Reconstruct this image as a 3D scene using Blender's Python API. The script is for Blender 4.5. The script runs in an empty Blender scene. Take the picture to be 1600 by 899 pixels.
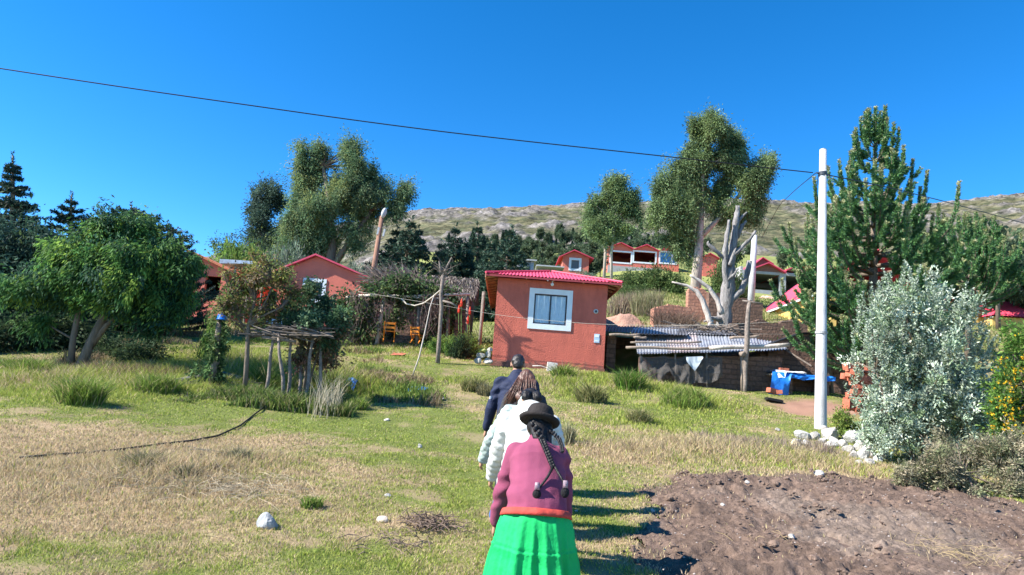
import bpy, bmesh, math, random
import numpy as np
from mathutils import Vector, Matrix
rad = math.radians
rng = np.random.default_rng(7)
random.seed(7)
SC = bpy.context.scene
COL = SC.collection

# ------------------------------------------------------------------ camera
EYE = 1.7
LENS = 24.0
F = 1600 * LENS / 36.0
PITCH, ROLL = 8.55, 4.2
RM = Matrix.Rotation(rad(90 + PITCH), 3, 'X') @ Matrix.Rotation(rad(ROLL), 3, 'Z')
cam_d = bpy.data.cameras.new('camera')
cam_d.lens = LENS; cam_d.sensor_width = 36; cam_d.sensor_fit = 'HORIZONTAL'
cam_d.clip_start = 0.05; cam_d.clip_end = 4000
cam = bpy.data.objects.new('camera', cam_d); COL.objects.link(cam)
cam.matrix_world = Matrix.Translation((0, 0, EYE)) @ RM.to_4x4()
SC.camera = cam

# ------------------------------------------------------------------ sky and sun
SUN_EL, SUN_BACK = 40.0, 15.0
SUN = Vector((-math.cos(rad(SUN_BACK)) * math.cos(rad(SUN_EL)), -math.sin(rad(SUN_BACK)) * math.cos(rad(SUN_EL)), math.sin(rad(SUN_EL))))
world = bpy.data.worlds.new('World'); SC.world = world; world.use_nodes = True
wn = world.node_tree; bg = wn.nodes['Background']
sky = wn.nodes.new('ShaderNodeTexSky'); sky.sky_type = 'NISHITA'; sky.sun_disc = False
sky.sun_elevation = rad(SUN_EL); sky.sun_rotation = math.atan2(SUN.x, SUN.y)
sky.altitude = 3800; sky.air_density = 1.0; sky.dust_density = 0.1; sky.ozone_density = 3.0
hs = wn.nodes.new('ShaderNodeHueSaturation'); hs.inputs['Saturation'].default_value = 1.33; hs.inputs['Hue'].default_value = .499; hs.inputs['Value'].default_value = 1.0
wn.links.new(sky.outputs[0], hs.inputs['Color']); wn.links.new(hs.outputs[0], bg.inputs['Color'])
bg.inputs['Strength'].default_value = 0.118
sun_d = bpy.data.lights.new('sun', 'SUN'); sun_d.energy = 4.6; sun_d.angle = rad(0.5); sun_d.color = (1.0, 0.94, 0.85)
sun_o = bpy.data.objects.new('sun', sun_d); COL.objects.link(sun_o)
sun_o.rotation_euler = SUN.to_track_quat('Z', 'Y').to_euler()
SC.view_settings.view_transform = 'Standard'; SC.view_settings.look = 'None'
SC.view_settings.exposure = 1.48; SC.view_settings.gamma = 1.0; SC.view_settings.use_curve_mapping = False
SC.cycles.max_bounces = 6; SC.cycles.transparent_max_bounces = 8
SC.cycles.diffuse_bounces = 3

# ------------------------------------------------------------------ numeric helpers
def ray(px, py):
    return RM @ Vector(((px - 800) / F, -(py - 449.5) / F, -1.0))
def at(px, py, Y):
    d = ray(px, py)
    return Vector((0, 0, EYE)) + d * (Y / d.y)
def _hash(ix, iy, s):
    h = (ix.astype(np.int64) * 374761393 + iy.astype(np.int64) * 668265263 + s * 974711) & 0x7fffffff
    h = ((h ^ (h >> 13)) * 1274126177) & 0x7fffffff
    return ((h ^ (h >> 16)) & 0xffff) / 65535.0
def vnoise(x, y, s=0):
    x = np.asarray(x, float); y = np.asarray(y, float)
    ix, iy = np.floor(x), np.floor(y); fx, fy = x - ix, y - iy
    fx = fx * fx * (3 - 2 * fx); fy = fy * fy * (3 - 2 * fy)
    a = _hash(ix, iy, s); b = _hash(ix + 1, iy, s); c = _hash(ix, iy + 1, s); d = _hash(ix + 1, iy + 1, s)
    return (a + (b - a) * fx) * (1 - fy) + (c + (d - c) * fx) * fy
def fbm(x, y, s=0, o=4):
    t, a, n = 0, 0.5, 0
    for k in range(o):
        t = t + a * vnoise(np.asarray(x) * 2 ** k + 17.3 * k, np.asarray(y) * 2 ** k - 9.1 * k, s + k); n += a; a *= 0.5
    return t / n
def smooth_table(pts):
    xs = np.linspace(-20, 140, 1601); ys = np.interp(xs, [p[0] for p in pts], [p[1] for p in pts])
    ks = np.hanning(25); ks /= ks.sum()
    pad = np.pad(ys, 12, mode='edge'); return xs, np.convolve(pad, ks, mode='valid')
TL = smooth_table([(-20, -.7), (0, 0), (4.25, .18), (7.4, .39), (12.75, .77), (17, 1.19), (21, 1.86), (25.5, 2.58), (33, 3.7), (43, 4.9), (60, 8), (90, 15), (130, 27), (140, 29)])
TR = smooth_table([(-20, -.7), (0, 0), (4.25, .18), (7.4, .39), (12.75, .77), (17, 1.19), (21, 1.80), (25.5, 2.5), (27.5, 3.0), (30, 4.4), (33, 5.4), (38, 6.6), (48, 9.1), (72, 13.8), (95, 20.2), (130, 31), (140, 34)])
BUMPS = []      # (x, y, radius, height)
def sstep(a, b, t):
    t = np.clip((t - a) / (b - a), 0, 1); return t * t * (3 - 2 * t)
def HGT(x, y):
    x = np.asarray(x, float); y = np.asarray(y, float)
    u = x / np.maximum(y, 8)
    w = sstep(-0.05, 0.22, u)
    z = np.interp(y, *TL) * (1 - w) + np.interp(y, *TR) * w
    wl = sstep(-.12, -.34, u) if False else sstep(.12, .34, -u); z = z - wl * np.interp(y, [0, 36, 50, 60, 90, 130, 140], [0, 0, 1.2, 2.6, 6.0, 13.0, 14.5])
    z = z + (fbm(x * .35, y * .35, 3, 3) - .5) * .22 * sstep(1, 9, np.abs(y)) + (fbm(x * 1.3, y * 1.3, 9, 3) - .5) * .07
    for bx, by, r, h in BUMPS:
        z = z + h * np.exp(-((x - bx) ** 2 + (y - by) ** 2) / (r * r))
    return z
def hz(x, y): return float(HGT(x, y))
def G(px, py, ymax=125):
    d = ray(px, py); t0 = .8; prev = None
    for t in np.geomspace(1.0, ymax, 600):
        p = Vector((0, 0, EYE)) + d * (t / d.y)
        if p.z < hz(p.x, p.y):
            lo, hi = t0, t
            for _ in range(22):
                m = (lo + hi) / 2; q = Vector((0, 0, EYE)) + d * (m / d.y)
                if q.z < hz(q.x, q.y): hi = m
                else: lo = m
            q = Vector((0, 0, EYE)) + d * (hi / d.y); q.z = hz(q.x, q.y); return q
        t0 = t
    q = Vector((0, 0, EYE)) + d * (ymax / d.y); q.z = hz(q.x, q.y); return q
def on(px, py, Y):
    """ground point of the column of pixel (px,py) at distance Y"""
    py = 560.0
    for _ in range(12):
        p = at(px, py, Y); g = hz(p.x, p.y); q = at(px, py + 10, Y); py = min(1500, max(0, py + 10 * (g - p.z) / (q.z - p.z)))
    p.z = hz(p.x, p.y); return p
def ppm(Y): return F / Y
for px, py, r, h in [(480, 616, 1.3, -.50), (550, 622, 1.0, -.40), (330, 625, 2.2, .12), (120, 640, 1.2, .10), (640, 655, 1.6, .10),
                     (1075, 628, 1.3, .12), (960, 612, 1.5, .14), (1250, 640, .8, -.22)]:
    q = G(px, py); BUMPS.append((q.x, q.y, r, h))

# ------------------------------------------------------------------ materials
MATS = {}
def nd(nt, t, **k):
    n = nt.nodes.new(t)
    for a, v in k.items(): setattr(n, a, v)
    return n
def mat(name, col, rough=.8, var=.25, scale=4.0, bump=0.0, bscale=None, col2=None, metal=0.0, detail=6, wave=None, spec=.3, stretch=None):
    if name in MATS: return MATS[name]
    m = bpy.data.materials.new(name); m.use_nodes = True; nt = m.node_tree; b = nt.nodes['Principled BSDF']
    b.inputs['Roughness'].default_value = rough; b.inputs['Metallic'].default_value = metal; b.inputs['Specular IOR Level'].default_value = spec
    tc = nd(nt, 'ShaderNodeTexCoord'); vec = tc.outputs['Object']
    if stretch:
        mp = nd(nt, 'ShaderNodeMapping'); mp.inputs['Scale'].default_value = stretch; nt.links.new(vec, mp.inputs[0]); vec = mp.outputs[0]
    nz = nd(nt, 'ShaderNodeTexNoise'); nz.inputs['Scale'].default_value = scale; nz.inputs['Detail'].default_value = detail; nz.inputs['Roughness'].default_value = .65
    nt.links.new(vec, nz.inputs['Vector'])
    cr = nd(nt, 'ShaderNodeValToRGB')
    c2 = col2 or tuple(c * (1 - var) for c in col); c1 = col if col2 else tuple(min(1, c * (1 + var)) for c in col)
    cr.color_ramp.elements[0].position = .32; cr.color_ramp.elements[1].position = .68
    cr.color_ramp.elements[0].color = (*c2, 1); cr.color_ramp.elements[1].color = (*c1, 1)
    nt.links.new(nz.outputs['Fac'], cr.inputs[0]); nt.links.new(cr.outputs[0], b.inputs['Base Color'])
    if bump:
        nb = nd(nt, 'ShaderNodeTexNoise'); nb.inputs['Scale'].default_value = bscale or scale * 5; nb.inputs['Detail'].default_value = 8
        nt.links.new(vec, nb.inputs['Vector'])
        bp = nd(nt, 'ShaderNodeBump'); bp.inputs['Strength'].default_value = bump; bp.inputs['Distance'].default_value = .05
        nt.links.new(nb.outputs['Fac'], bp.inputs['Height']); nt.links.new(bp.outputs[0], b.inputs['Normal'])
    MATS[name] = m; return m
def leafmat(name, trans=.3, rough=.5, spec=.3):
    if name in MATS: return MATS[name]
    m = bpy.data.materials.new(name); m.use_nodes = True; nt = m.node_tree; b = nt.nodes['Principled BSDF']
    at_ = nd(nt, 'ShaderNodeAttribute', attribute_name='Col')
    b.inputs['Roughness'].default_value = rough; b.inputs['Specular IOR Level'].default_value = spec
    nt.links.new(at_.outputs['Color'], b.inputs['Base Color'])
    tr = nd(nt, 'ShaderNodeBsdfTranslucent'); nt.links.new(at_.outputs['Color'], tr.inputs[0])
    mx = nd(nt, 'ShaderNodeMixShader'); mx.inputs[0].default_value = trans
    nt.links.new(b.outputs[0], mx.inputs[1]); nt.links.new(tr.outputs[0], mx.inputs[2])
    nt.links.new(mx.outputs[0], nt.nodes['Material Output'].inputs[0])
    MATS[name] = m; return m
def glassmat():
    if 'glass' in MATS: return MATS['glass']
    m = bpy.data.materials.new('glass'); m.use_nodes = True; nt = m.node_tree
    t = nd(nt, 'ShaderNodeBsdfTransparent'); g = nd(nt, 'ShaderNodeBsdfGlossy'); g.inputs['Roughness'].default_value = .03
    fr = nd(nt, 'ShaderNodeFresnel'); mx = nd(nt, 'ShaderNodeMixShader'); t.inputs[0].default_value = (.95, .98, 1, 1)
    nt.links.new(fr.outputs[0], mx.inputs[0]); nt.links.new(t.outputs[0], mx.inputs[1]); nt.links.new(g.outputs[0], mx.inputs[2])
    nt.links.new(mx.outputs[0], nt.nodes['Material Output'].inputs[0]); MATS['glass'] = m; return m
def brickmat(name, c1, c2, mortar, w=.4, h=.18, ms=.02, scale=1.0, bump=.6):
    """adobe / brick courses on vertical faces (x along, z up)"""
    if name in MATS: return MATS[name]
    m = bpy.data.materials.new(name); m.use_nodes = True; nt = m.node_tree; b = nt.nodes['Principled BSDF']; b.inputs['Roughness'].default_value = .95
    tc = nd(nt, 'ShaderNodeTexCoord'); sp = nd(nt, 'ShaderNodeSeparateXYZ'); cb = nd(nt, 'ShaderNodeCombineXYZ'); ad = nd(nt, 'ShaderNodeMath', operation='ADD')
    nt.links.new(tc.outputs['Object'], sp.inputs[0]); nt.links.new(sp.outputs[0], ad.inputs[0]); nt.links.new(sp.outputs[1], ad.inputs[1])
    nt.links.new(ad.outputs[0], cb.inputs[0]); nt.links.new(sp.outputs[2], cb.inputs[1])
    nz = nd(nt, 'ShaderNodeTexNoise'); nz.inputs['Scale'].default_value = 5; nt.links.new(tc.outputs['Object'], nz.inputs[0])
    mxv = nd(nt, 'ShaderNodeMix', data_type='VECTOR'); mxv.inputs[0].default_value = .06
    nt.links.new(cb.outputs[0], mxv.inputs[4]); nt.links.new(nz.outputs['Color'], mxv.inputs[5])
    br = nd(nt, 'ShaderNodeTexBrick'); br.inputs['Scale'].default_value = scale; br.inputs['Brick Width'].default_value = w; br.inputs['Row Height'].default_value = h
    br.inputs['Mortar Size'].default_value = ms; br.inputs['Color1'].default_value = (*c1, 1); br.inputs['Color2'].default_value = (*c2, 1); br.inputs['Mortar'].default_value = (*mortar, 1)
    nt.links.new(mxv.outputs[1], br.inputs['Vector'])
    n2 = nd(nt, 'ShaderNodeTexNoise'); n2.inputs['Scale'].default_value = 9; n2.inputs['Detail'].default_value = 8; nt.links.new(tc.outputs['Object'], n2.inputs[0])
    mm = nd(nt, 'ShaderNodeMix', data_type='RGBA', blend_type='OVERLAY'); mm.inputs[0].default_value = .55
    nt.links.new(br.outputs['Color'], mm.inputs[6]); nt.links.new(n2.outputs['Fac'], mm.inputs[7]); nt.links.new(mm.outputs[2], b.inputs['Base Color'])
    mh = nd(nt, 'ShaderNodeMath', operation='SUBTRACT'); nt.links.new(n2.outputs['Fac'], mh.inputs[0]); nt.links.new(br.outputs['Fac'], mh.inputs[1])
    bp = nd(nt, 'ShaderNodeBump'); bp.inputs['Strength'].default_value = bump; bp.inputs['Distance'].default_value = .04
    nt.links.new(mh.outputs[0], bp.inputs['Height']); nt.links.new(bp.outputs[0], b.inputs['Normal'])
    MATS[name] = m; return m

LEAF = leafmat('leaf', .40, .68, .14); GRASSM = leafmat('grass_blade', .35, .65, .15); NEEDLE = leafmat('needle', .15, .6, .2); SILVER = leafmat('silver_leaf', .12, .55, .3)
BARK = mat('bark', (.16, .125, .095), .9, .35, 8, .6, 30, stretch=(1, 1, .25))
BARKL = mat('pale_bark', (.36, .31, .26), .9, .35, 5, .5, 24, stretch=(1, 1, .3))
DEADW = mat('dead_wood', (.33, .315, .305), .9, .4, 7, .9, 30, col2=(.10, .095, .09), stretch=(1, 1, .25))
DEADP = mat('bleached_wood', (.62, .56, .49), .9, .25, 5, .5, 26, col2=(.36, .31, .27), stretch=(1, 1, .3))
WOOD = mat('weathered_wood', (.24, .19, .15), .9, .35, 6, .5, 30, stretch=(1, 1, .2))
PLASTER = mat('terracotta_plaster', (.57, .150, .105), .92, .1, 1.7, .45, 22, col2=(.48, .125, .088))
PLASTER_F = mat('coral_plaster', (.62, .175, .125), .92, .1, 1.2, .25, 16, col2=(.54, .15, .11))
REDROOF = mat('red_sheet_metal', (.62, .065, .125), .55, .08, 2.5, .05, 20, col2=(.5, .05, .095), spec=.4)
def stain(m):
    nt = m.node_tree; b = nt.nodes['Principled BSDF']; src = b.inputs['Base Color'].links[0].from_socket; tc = nd(nt, 'ShaderNodeTexCoord')
    mp = nd(nt, 'ShaderNodeMapping'); mp.inputs['Scale'].default_value = (1.6, 1.6, .45); nt.links.new(tc.outputs['Object'], mp.inputs[0]); n1 = nd(nt, 'ShaderNodeTexNoise'); n1.inputs['Scale'].default_value = 1.4; n1.inputs['Detail'].default_value = 9; n1.inputs['Roughness'].default_value = .7; nt.links.new(mp.outputs[0], n1.inputs[0])
    cr = nd(nt, 'ShaderNodeValToRGB'); e = cr.color_ramp.elements; e[0].position = .36; e[0].color = (.83, .83, .85, 1); e[1].position = .60; e[1].color = (1.08, 1.06, 1.04, 1); nt.links.new(n1.outputs['Fac'], cr.inputs[0])
    mx = nd(nt, 'ShaderNodeMix', data_type='RGBA', blend_type='MULTIPLY'); mx.inputs[0].default_value = 1; nt.links.new(src, mx.inputs[6]); nt.links.new(cr.outputs[0], mx.inputs[7])
    sp = nd(nt, 'ShaderNodeSeparateXYZ'); nt.links.new(tc.outputs['Object'], sp.inputs[0]); n2 = nd(nt, 'ShaderNodeTexNoise'); n2.inputs['Scale'].default_value = 6; n2.inputs['Detail'].default_value = 8; nt.links.new(tc.outputs['Object'], n2.inputs[0])
    ma = nd(nt, 'ShaderNodeMath', operation='MULTIPLY_ADD'); ma.inputs[1].default_value = .9; ma.inputs[2].default_value = -.32; nt.links.new(n2.outputs['Fac'], ma.inputs[0]); sb_ = nd(nt, 'ShaderNodeMath', operation='SUBTRACT'); nt.links.new(ma.outputs[0], sb_.inputs[0]); nt.links.new(sp.outputs[2], sb_.inputs[1])
    mr = nd(nt, 'ShaderNodeMapRange'); mr.inputs[1].default_value = -.12; mr.inputs[2].default_value = .12; mr.inputs[4].default_value = .75; nt.links.new(sb_.outputs[0], mr.inputs[0])
    m2 = nd(nt, 'ShaderNodeMix', data_type='RGBA'); m2.inputs[7].default_value = (.20, .115, .085, 1); nt.links.new(mr.outputs[0], m2.inputs[0]); nt.links.new(mx.outputs[2], m2.inputs[6]); nt.links.new(m2.outputs[2], b.inputs['Base Color'])
stain(PLASTER)
WHITEP = mat('white_paint', (.66, .72, .76), .75, .06, 3, .1, 30)
DARKM = mat('dark_metal', (.035, .045, .06), .5, .2, 8)
CURT = mat('pale_curtain', (.72, .80, .86), .9, .08, 6)
ADOBE = brickmat('adobe', (.115, .068, .05), (.185, .108, .076), (.10, .062, .046), .42, .17, .020, bump=1.0)
ADOBER = brickmat('red_adobe', (.34, .16, .105), (.42, .21, .14), (.24, .12, .085), .4, .16, .02)
TIN = mat('galvanised_tin', (.50, .54, .60), .42, .2, 3, .05, 12, col2=(.30, .30, .32), metal=.55, spec=.5)
TIND = mat('dark_tin', (.14, .15, .18), .6, .3, 3, .05, 12, col2=(.07, .065, .065), metal=.3)
THATCH = mat('thatch', (.24, .20, .175), .95, .35, 9, .9, 40, col2=(.085, .07, .06), stretch=(1, .35, .35))
CONC = mat('concrete', (.50, .51, .52), .85, .16, 2.2, .35, 40, col2=(.37, .375, .375))
CONCD = mat('grey_concrete', (.33, .33, .33), .9, .15, 2, .2, 20)
STONE = mat('stone', (.50, .48, .45), .9, .25, 6, .5, 18, col2=(.27, .255, .24))
STONEW = mat('pale_stone', (.52, .49, .45), .9, .2, 6, .7, 22, col2=(.29, .275, .25))
BRICK = mat('fired_brick', (.40, .125, .075), .9, .25, 10, .4, 40)
TARP = mat('blue_tarp', (.015, .16, .55), .45, .2, 5, .3, 14)
BLACKP = mat('black_plastic', (.015, .015, .016), .5, .2, 5)
STRAWM = mat('dry_stalk', (.42, .35, .24), .9, .25, 20)
ROPE = mat('pale_rope', (.55, .5, .42), .9, .2, 10)
STICK = mat('grey_stick', (.20, .165, .14), .9, .4, 12, .4, 30)

# ------------------------------------------------------------------ mesh builder
class MB:
    def __init__(s): s.v = []; s.f = []; s.n = 0
    def add(s, V, Fc):
        s.v.append(np.asarray(V, float).reshape(-1, 3)); s.f += [tuple(i + s.n for i in f) for f in Fc]; s.n += len(s.v[-1]); return s
    def box(s, c, size, R=None):
        h = np.array(size) / 2
        V = np.array([[x, y, z] for x in (-1, 1) for y in (-1, 1) for z in (-1, 1)], float) * h
        if R is not None: V = V @ np.array(R.to_3x3()).T
        return s.add(V + np.array(c), [(0, 1, 3, 2), (4, 6, 7, 5), (0, 4, 5, 1), (2, 3, 7, 6), (0, 2, 6, 4), (1, 5, 7, 3)])
    def bar(s, a, b, w, h=None, up=(0, 0, 1)):
        a, b = Vector(a), Vector(b); d = (b - a).normalized(); up = Vector(up)
        if abs(d.dot(up)) > .99: up = Vector((0, 1, 0))
        x = d.cross(up).normalized(); z = x.cross(d); h = h or w
        V = [p + x * (i * w / 2) + z * (j * h / 2) for p in (a, b) for i, j in ((-1, -1), (1, -1), (1, 1), (-1, 1))]
        return s.add([list(p) for p in V], [(0, 1, 2, 3), (7, 6, 5, 4), (0, 4, 5, 1), (1, 5, 6, 2), (2, 6, 7, 3), (3, 7, 4, 0)])
    def tube(s, pts, r, n=8, cap=True, wob=0):
        P = [Vector(p) for p in pts]; rr = list(r) if hasattr(r, '__len__') else [r] * len(P)
        V = []; up = None
        for i, p in enumerate(P):
            d = (P[min(i + 1, len(P) - 1)] - P[max(i - 1, 0)])
            d = d.normalized() if d.length > 1e-9 else Vector((0, 0, 1))
            if up is None: up = d.orthogonal().normalized()
            up = (up - d * up.dot(d)); up = up.normalized() if up.length > 1e-6 else d.orthogonal().normalized()
            w = d.cross(up)
            for k in range(n):
                a = 2 * math.pi * k / n; q = rr[i] * (1 + wob * (random.random() - .5))
                V.append(p + up * (q * math.cos(a)) + w * (q * math.sin(a)))
        Fc = [(i * n + k, i * n + (k + 1) % n, (i + 1) * n + (k + 1) % n, (i + 1) * n + k) for i in range(len(P) - 1) for k in range(n)]
        if cap: Fc += [tuple(range(n))[::-1], tuple((len(P) - 1) * n + k for k in range(n))]
        return s.add([list(v) for v in V], Fc)
    def lathe(s, c, prof, n=24, fn=None, R=None):
        V = []
        for r, z in prof:
            for k in range(n):
                a = 2 * math.pi * k / n; q = r * (fn(a, z) if fn else 1); V.append([q * math.cos(a), q * math.sin(a), z])
        V = np.array(V)
        if R is not None: V = V @ np.array(R.to_3x3()).T
        m = len(prof)
        Fc = [(i * n + k, i * n + (k + 1) % n, (i + 1) * n + (k + 1) % n, (i + 1) * n + k) for i in range(m - 1) for k in range(n)]
        if prof[0][0] > 1e-4: Fc.append(tuple(range(n))[::-1])
        if prof[-1][0] > 1e-4: Fc.append(tuple((m - 1) * n + k for k in range(n)))
        return s.add(V + np.array(c), Fc)
    def ball(s, c, r, seg=12, ring=8, R=None):
        prof = [(max(1e-5, math.sin(math.pi * i / ring)), -math.cos(math.pi * i / ring)) for i in range(ring + 1)]
        r = r if hasattr(r, '__len__') else (r, r, r)
        t = MB(); t.lathe((0, 0, 0), prof, seg); V = t.v[0] * np.array(r)
        if R is not None: V = V @ np.array(R.to_3x3()).T
        return s.add(V + np.array(c), t.f)
    def rock(s, c, r, seed=0, seg=14, ring=9):
        rs = np.random.default_rng(seed); t = MB(); t.ball((0, 0, 0), 1, seg, ring); V = t.v[0]
        for _ in range(9):
            d = rs.normal(size=3); d /= np.linalg.norm(d); k = V @ d; lim = rs.uniform(.5, .85)
            V = V - np.outer(np.maximum(0, k - lim) * .9, d)
        V = V * np.array(r) * (1 + .05 * rs.normal(size=(len(V), 1)) * 0)
        return s.add(V + np.array(c), t.f)
    def prism(s, poly, y0, y1):
        """polygon of (x,z) extruded between y0 and y1"""
        n = len(poly); V = [[x, y0, z] for x, z in poly] + [[x, y1, z] for x, z in poly]
        return s.add(V, [tuple(range(n)), tuple(range(2 * n - 1, n - 1, -1))] + [(i, i + n, (i + 1) % n + n, (i + 1) % n) for i in range(n)])
    def build(s, name, m, parent=None, smooth=False, loc=None):
        V = np.concatenate(s.v); root = parent
        while root is not None and root.parent: root = root.parent
        off = np.array(root.location) if root is not None else np.array(loc if loc is not None else (0, 0, 0))
        me = bpy.data.meshes.new(name); me.from_pydata((V - off).tolist(), [], s.f); me.validate()
        if smooth: me.shade_smooth() if hasattr(me, 'shade_smooth') else me.polygons.foreach_set('use_smooth', [True] * len(me.polygons))
        if m: me.materials.append(m)
        o = bpy.data.objects.new(name, me); COL.objects.link(o); o.parent = parent
        if root is None: o.location = off
        bm = bmesh.new(); bm.from_mesh(me); bmesh.ops.recalc_face_normals(bm, faces=bm.faces); bm.to_mesh(me); bm.free()
        return o
def raw_mesh(name, V, Q, col, m, parent=None, loc=(0, 0, 0), smooth=False):
    """numpy mesh: V (n,3), Q (k,3|4) with per-vertex colour"""
    root = parent
    while root is not None and root.parent: root = root.parent
    off = np.array(root.location) if root is not None else np.array(loc)
    me = bpy.data.meshes.new(name); V = np.asarray(V, np.float32) - off.astype(np.float32); Q = np.asarray(Q, np.int32); k = Q.shape[1]
    me.vertices.add(len(V)); me.vertices.foreach_set('co', V.ravel())
    me.loops.add(Q.size); me.loops.foreach_set('vertex_index', Q.ravel())
    me.polygons.add(len(Q)); me.polygons.foreach_set('loop_start', np.arange(0, Q.size, k, dtype=np.int32))
    me.update(calc_edges=True)
    if smooth: me.polygons.foreach_set('use_smooth', np.ones(len(Q), bool))
    if col is not None:
        a = me.color_attributes.new('Col', 'FLOAT_COLOR', 'POINT')
        a.data.foreach_set('color', np.concatenate([col, np.ones((len(col), 1))], 1).astype(np.float32).ravel())
    me.materials.append(m)
    o = bpy.data.objects.new(name, me); COL.objects.link(o); o.parent = parent
    if root is None: o.location = off
    return o
def tag(o, label=None, cat=None, group=None, kind=None):
    if label: o['label'] = label; o['kind'] = kind or 'thing'
    if cat: o['category'] = cat
    if group: o['group'] = group
    if kind: o['kind'] = kind
    return o
def thing(name, loc, label, cat, group=None):
    o = bpy.data.objects.new(name, None); COL.objects.link(o); o.location = loc; o.empty_display_size = .2
    return tag(o, label, cat, group)
KIDS = {}
def copy_tree(o, parent=None):
    c = o.copy(); COL.objects.link(c)
    if parent is not None: c.parent = parent
    for ch in [x for x in COL.objects if x.parent == o]: copy_tree(ch, c)
    return c

# ------------------------------------------------------------------ leaves
def unit(a): return a / np.maximum(np.linalg.norm(a, axis=-1, keepdims=True), 1e-9)
def leaf_arrays(C, D, L, W, col, twist=None):
    n = len(C); D = unit(D); S = unit(np.cross(D, unit(rng.normal(size=(n, 3))))); L = np.broadcast_to(L, n)[:, None]; W = np.broadcast_to(W, n)[:, None]
    N = np.cross(S, D)
    V = np.stack([C, C + D * L * .45 + S * W * .5 + N * L * .06, C + D * L, C + D * L * .45 - S * W * .5 + N * L * .06], 1).reshape(-1, 3)
    Q = np.arange(4 * n).reshape(-1, 4)
    return V, Q, np.repeat(col, 4, 0)
def pick_cols(n, cols, jitter=.25):
    cols = np.array(cols); t = rng.integers(0, len(cols), n); c = cols[t] * (1 + jitter * rng.normal(size=(n, 1))); return np.clip(c, .004, .9)
def crown_points(blobs, nclump, nleaf, rc, shell=.45, warp=0):
    """blobs: list of (centre, radii). returns leaf positions, clump centre of each, clump centres"""
    vol = np.array([b[1][0] * b[1][2] for b in blobs]); k = rng.choice(len(blobs), nclump, p=vol / vol.sum())
    d = unit(rng.normal(size=(nclump, 3))); u = rng.uniform(shell, 1.0, (nclump, 1))
    c0 = np.array([list(b[0]) for b in blobs]); r0 = np.array([list(b[1]) for b in blobs])
    cc = c0[k] + d * u * r0[k]
    rcs = rc * rng.uniform(.4, 1.6, nclump)
    if warp:
        a, f = warp * rc * 2.2, .42 / rc
        cc = cc + a * np.stack([np.sin(f * (cc[:, 2] + .7 * cc[:, 1]) + 1.3) , np.sin(f * (cc[:, 0] + cc[:, 2]) + .4), .8 * np.sin(f * (1.3 * cc[:, 0] - cc[:, 1]) + 2.1)], 1) * rng.uniform(.3, 1, (nclump, 1))
    idx = np.repeat(np.arange(nclump), nleaf)
    v = unit(unit(cc - c0[k]) + np.array([0, 0, .25]) + .7 * rng.normal(size=(nclump, 3)))
    P = cc[idx] + v[idx] * (np.minimum(np.abs(rng.normal(size=(len(idx), 1))), 1.7) - .3) * (rcs[idx, None] * .85) + np.clip(rng.normal(size=(len(idx), 3)), -1.9, 1.9) * (rcs[idx, None] * .27)
    return P, idx, cc, c0[k]
def crown(name, blobs, m, parent, nclump, nleaf, rc, L, W, cols, droop=.5, shell=.45, flat=1.0, jit=.22, hang=0, warp=0):
    P, idx, cc, c0 = crown_points(blobs, nclump, nleaf, rc, shell, warp)
    out = unit(P - c0[idx]) + .8 * unit(P - cc[idx]); n = len(P)
    D = out + rng.normal(size=(n, 3)) * .8 + np.array([0, 0, -1.0]) * droop * 2
    if hang: P[:, 2] -= rng.uniform(0, hang, n) * rng.random(n)
    ccol = pick_cols(len(cc), cols, jit) * 1.3; col = ccol[idx] * (1 + .2 * rng.normal(size=(n, 1))); col = np.clip(col, .004, .9)
    LL = L * rng.uniform(.6, 1.3, n); V, Q, CC = leaf_arrays(P, D, LL, LL * W, col)
    return raw_mesh(name, V, Q, CC, m, parent), cc
def limb(mb, a, b, r0, r1, bend=.15, n=6):
    a, b = Vector(a), Vector(b); L = (b - a).length; o = Vector(rng.normal(size=3)) * L * bend
    pts = [a.lerp(b, t) + o * (t * (1 - t)) for t in np.linspace(0, 1, n)]
    mb.tube(pts, [r0 + (r1 - r0) * t for t in np.linspace(0, 1, n)], 6)
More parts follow.
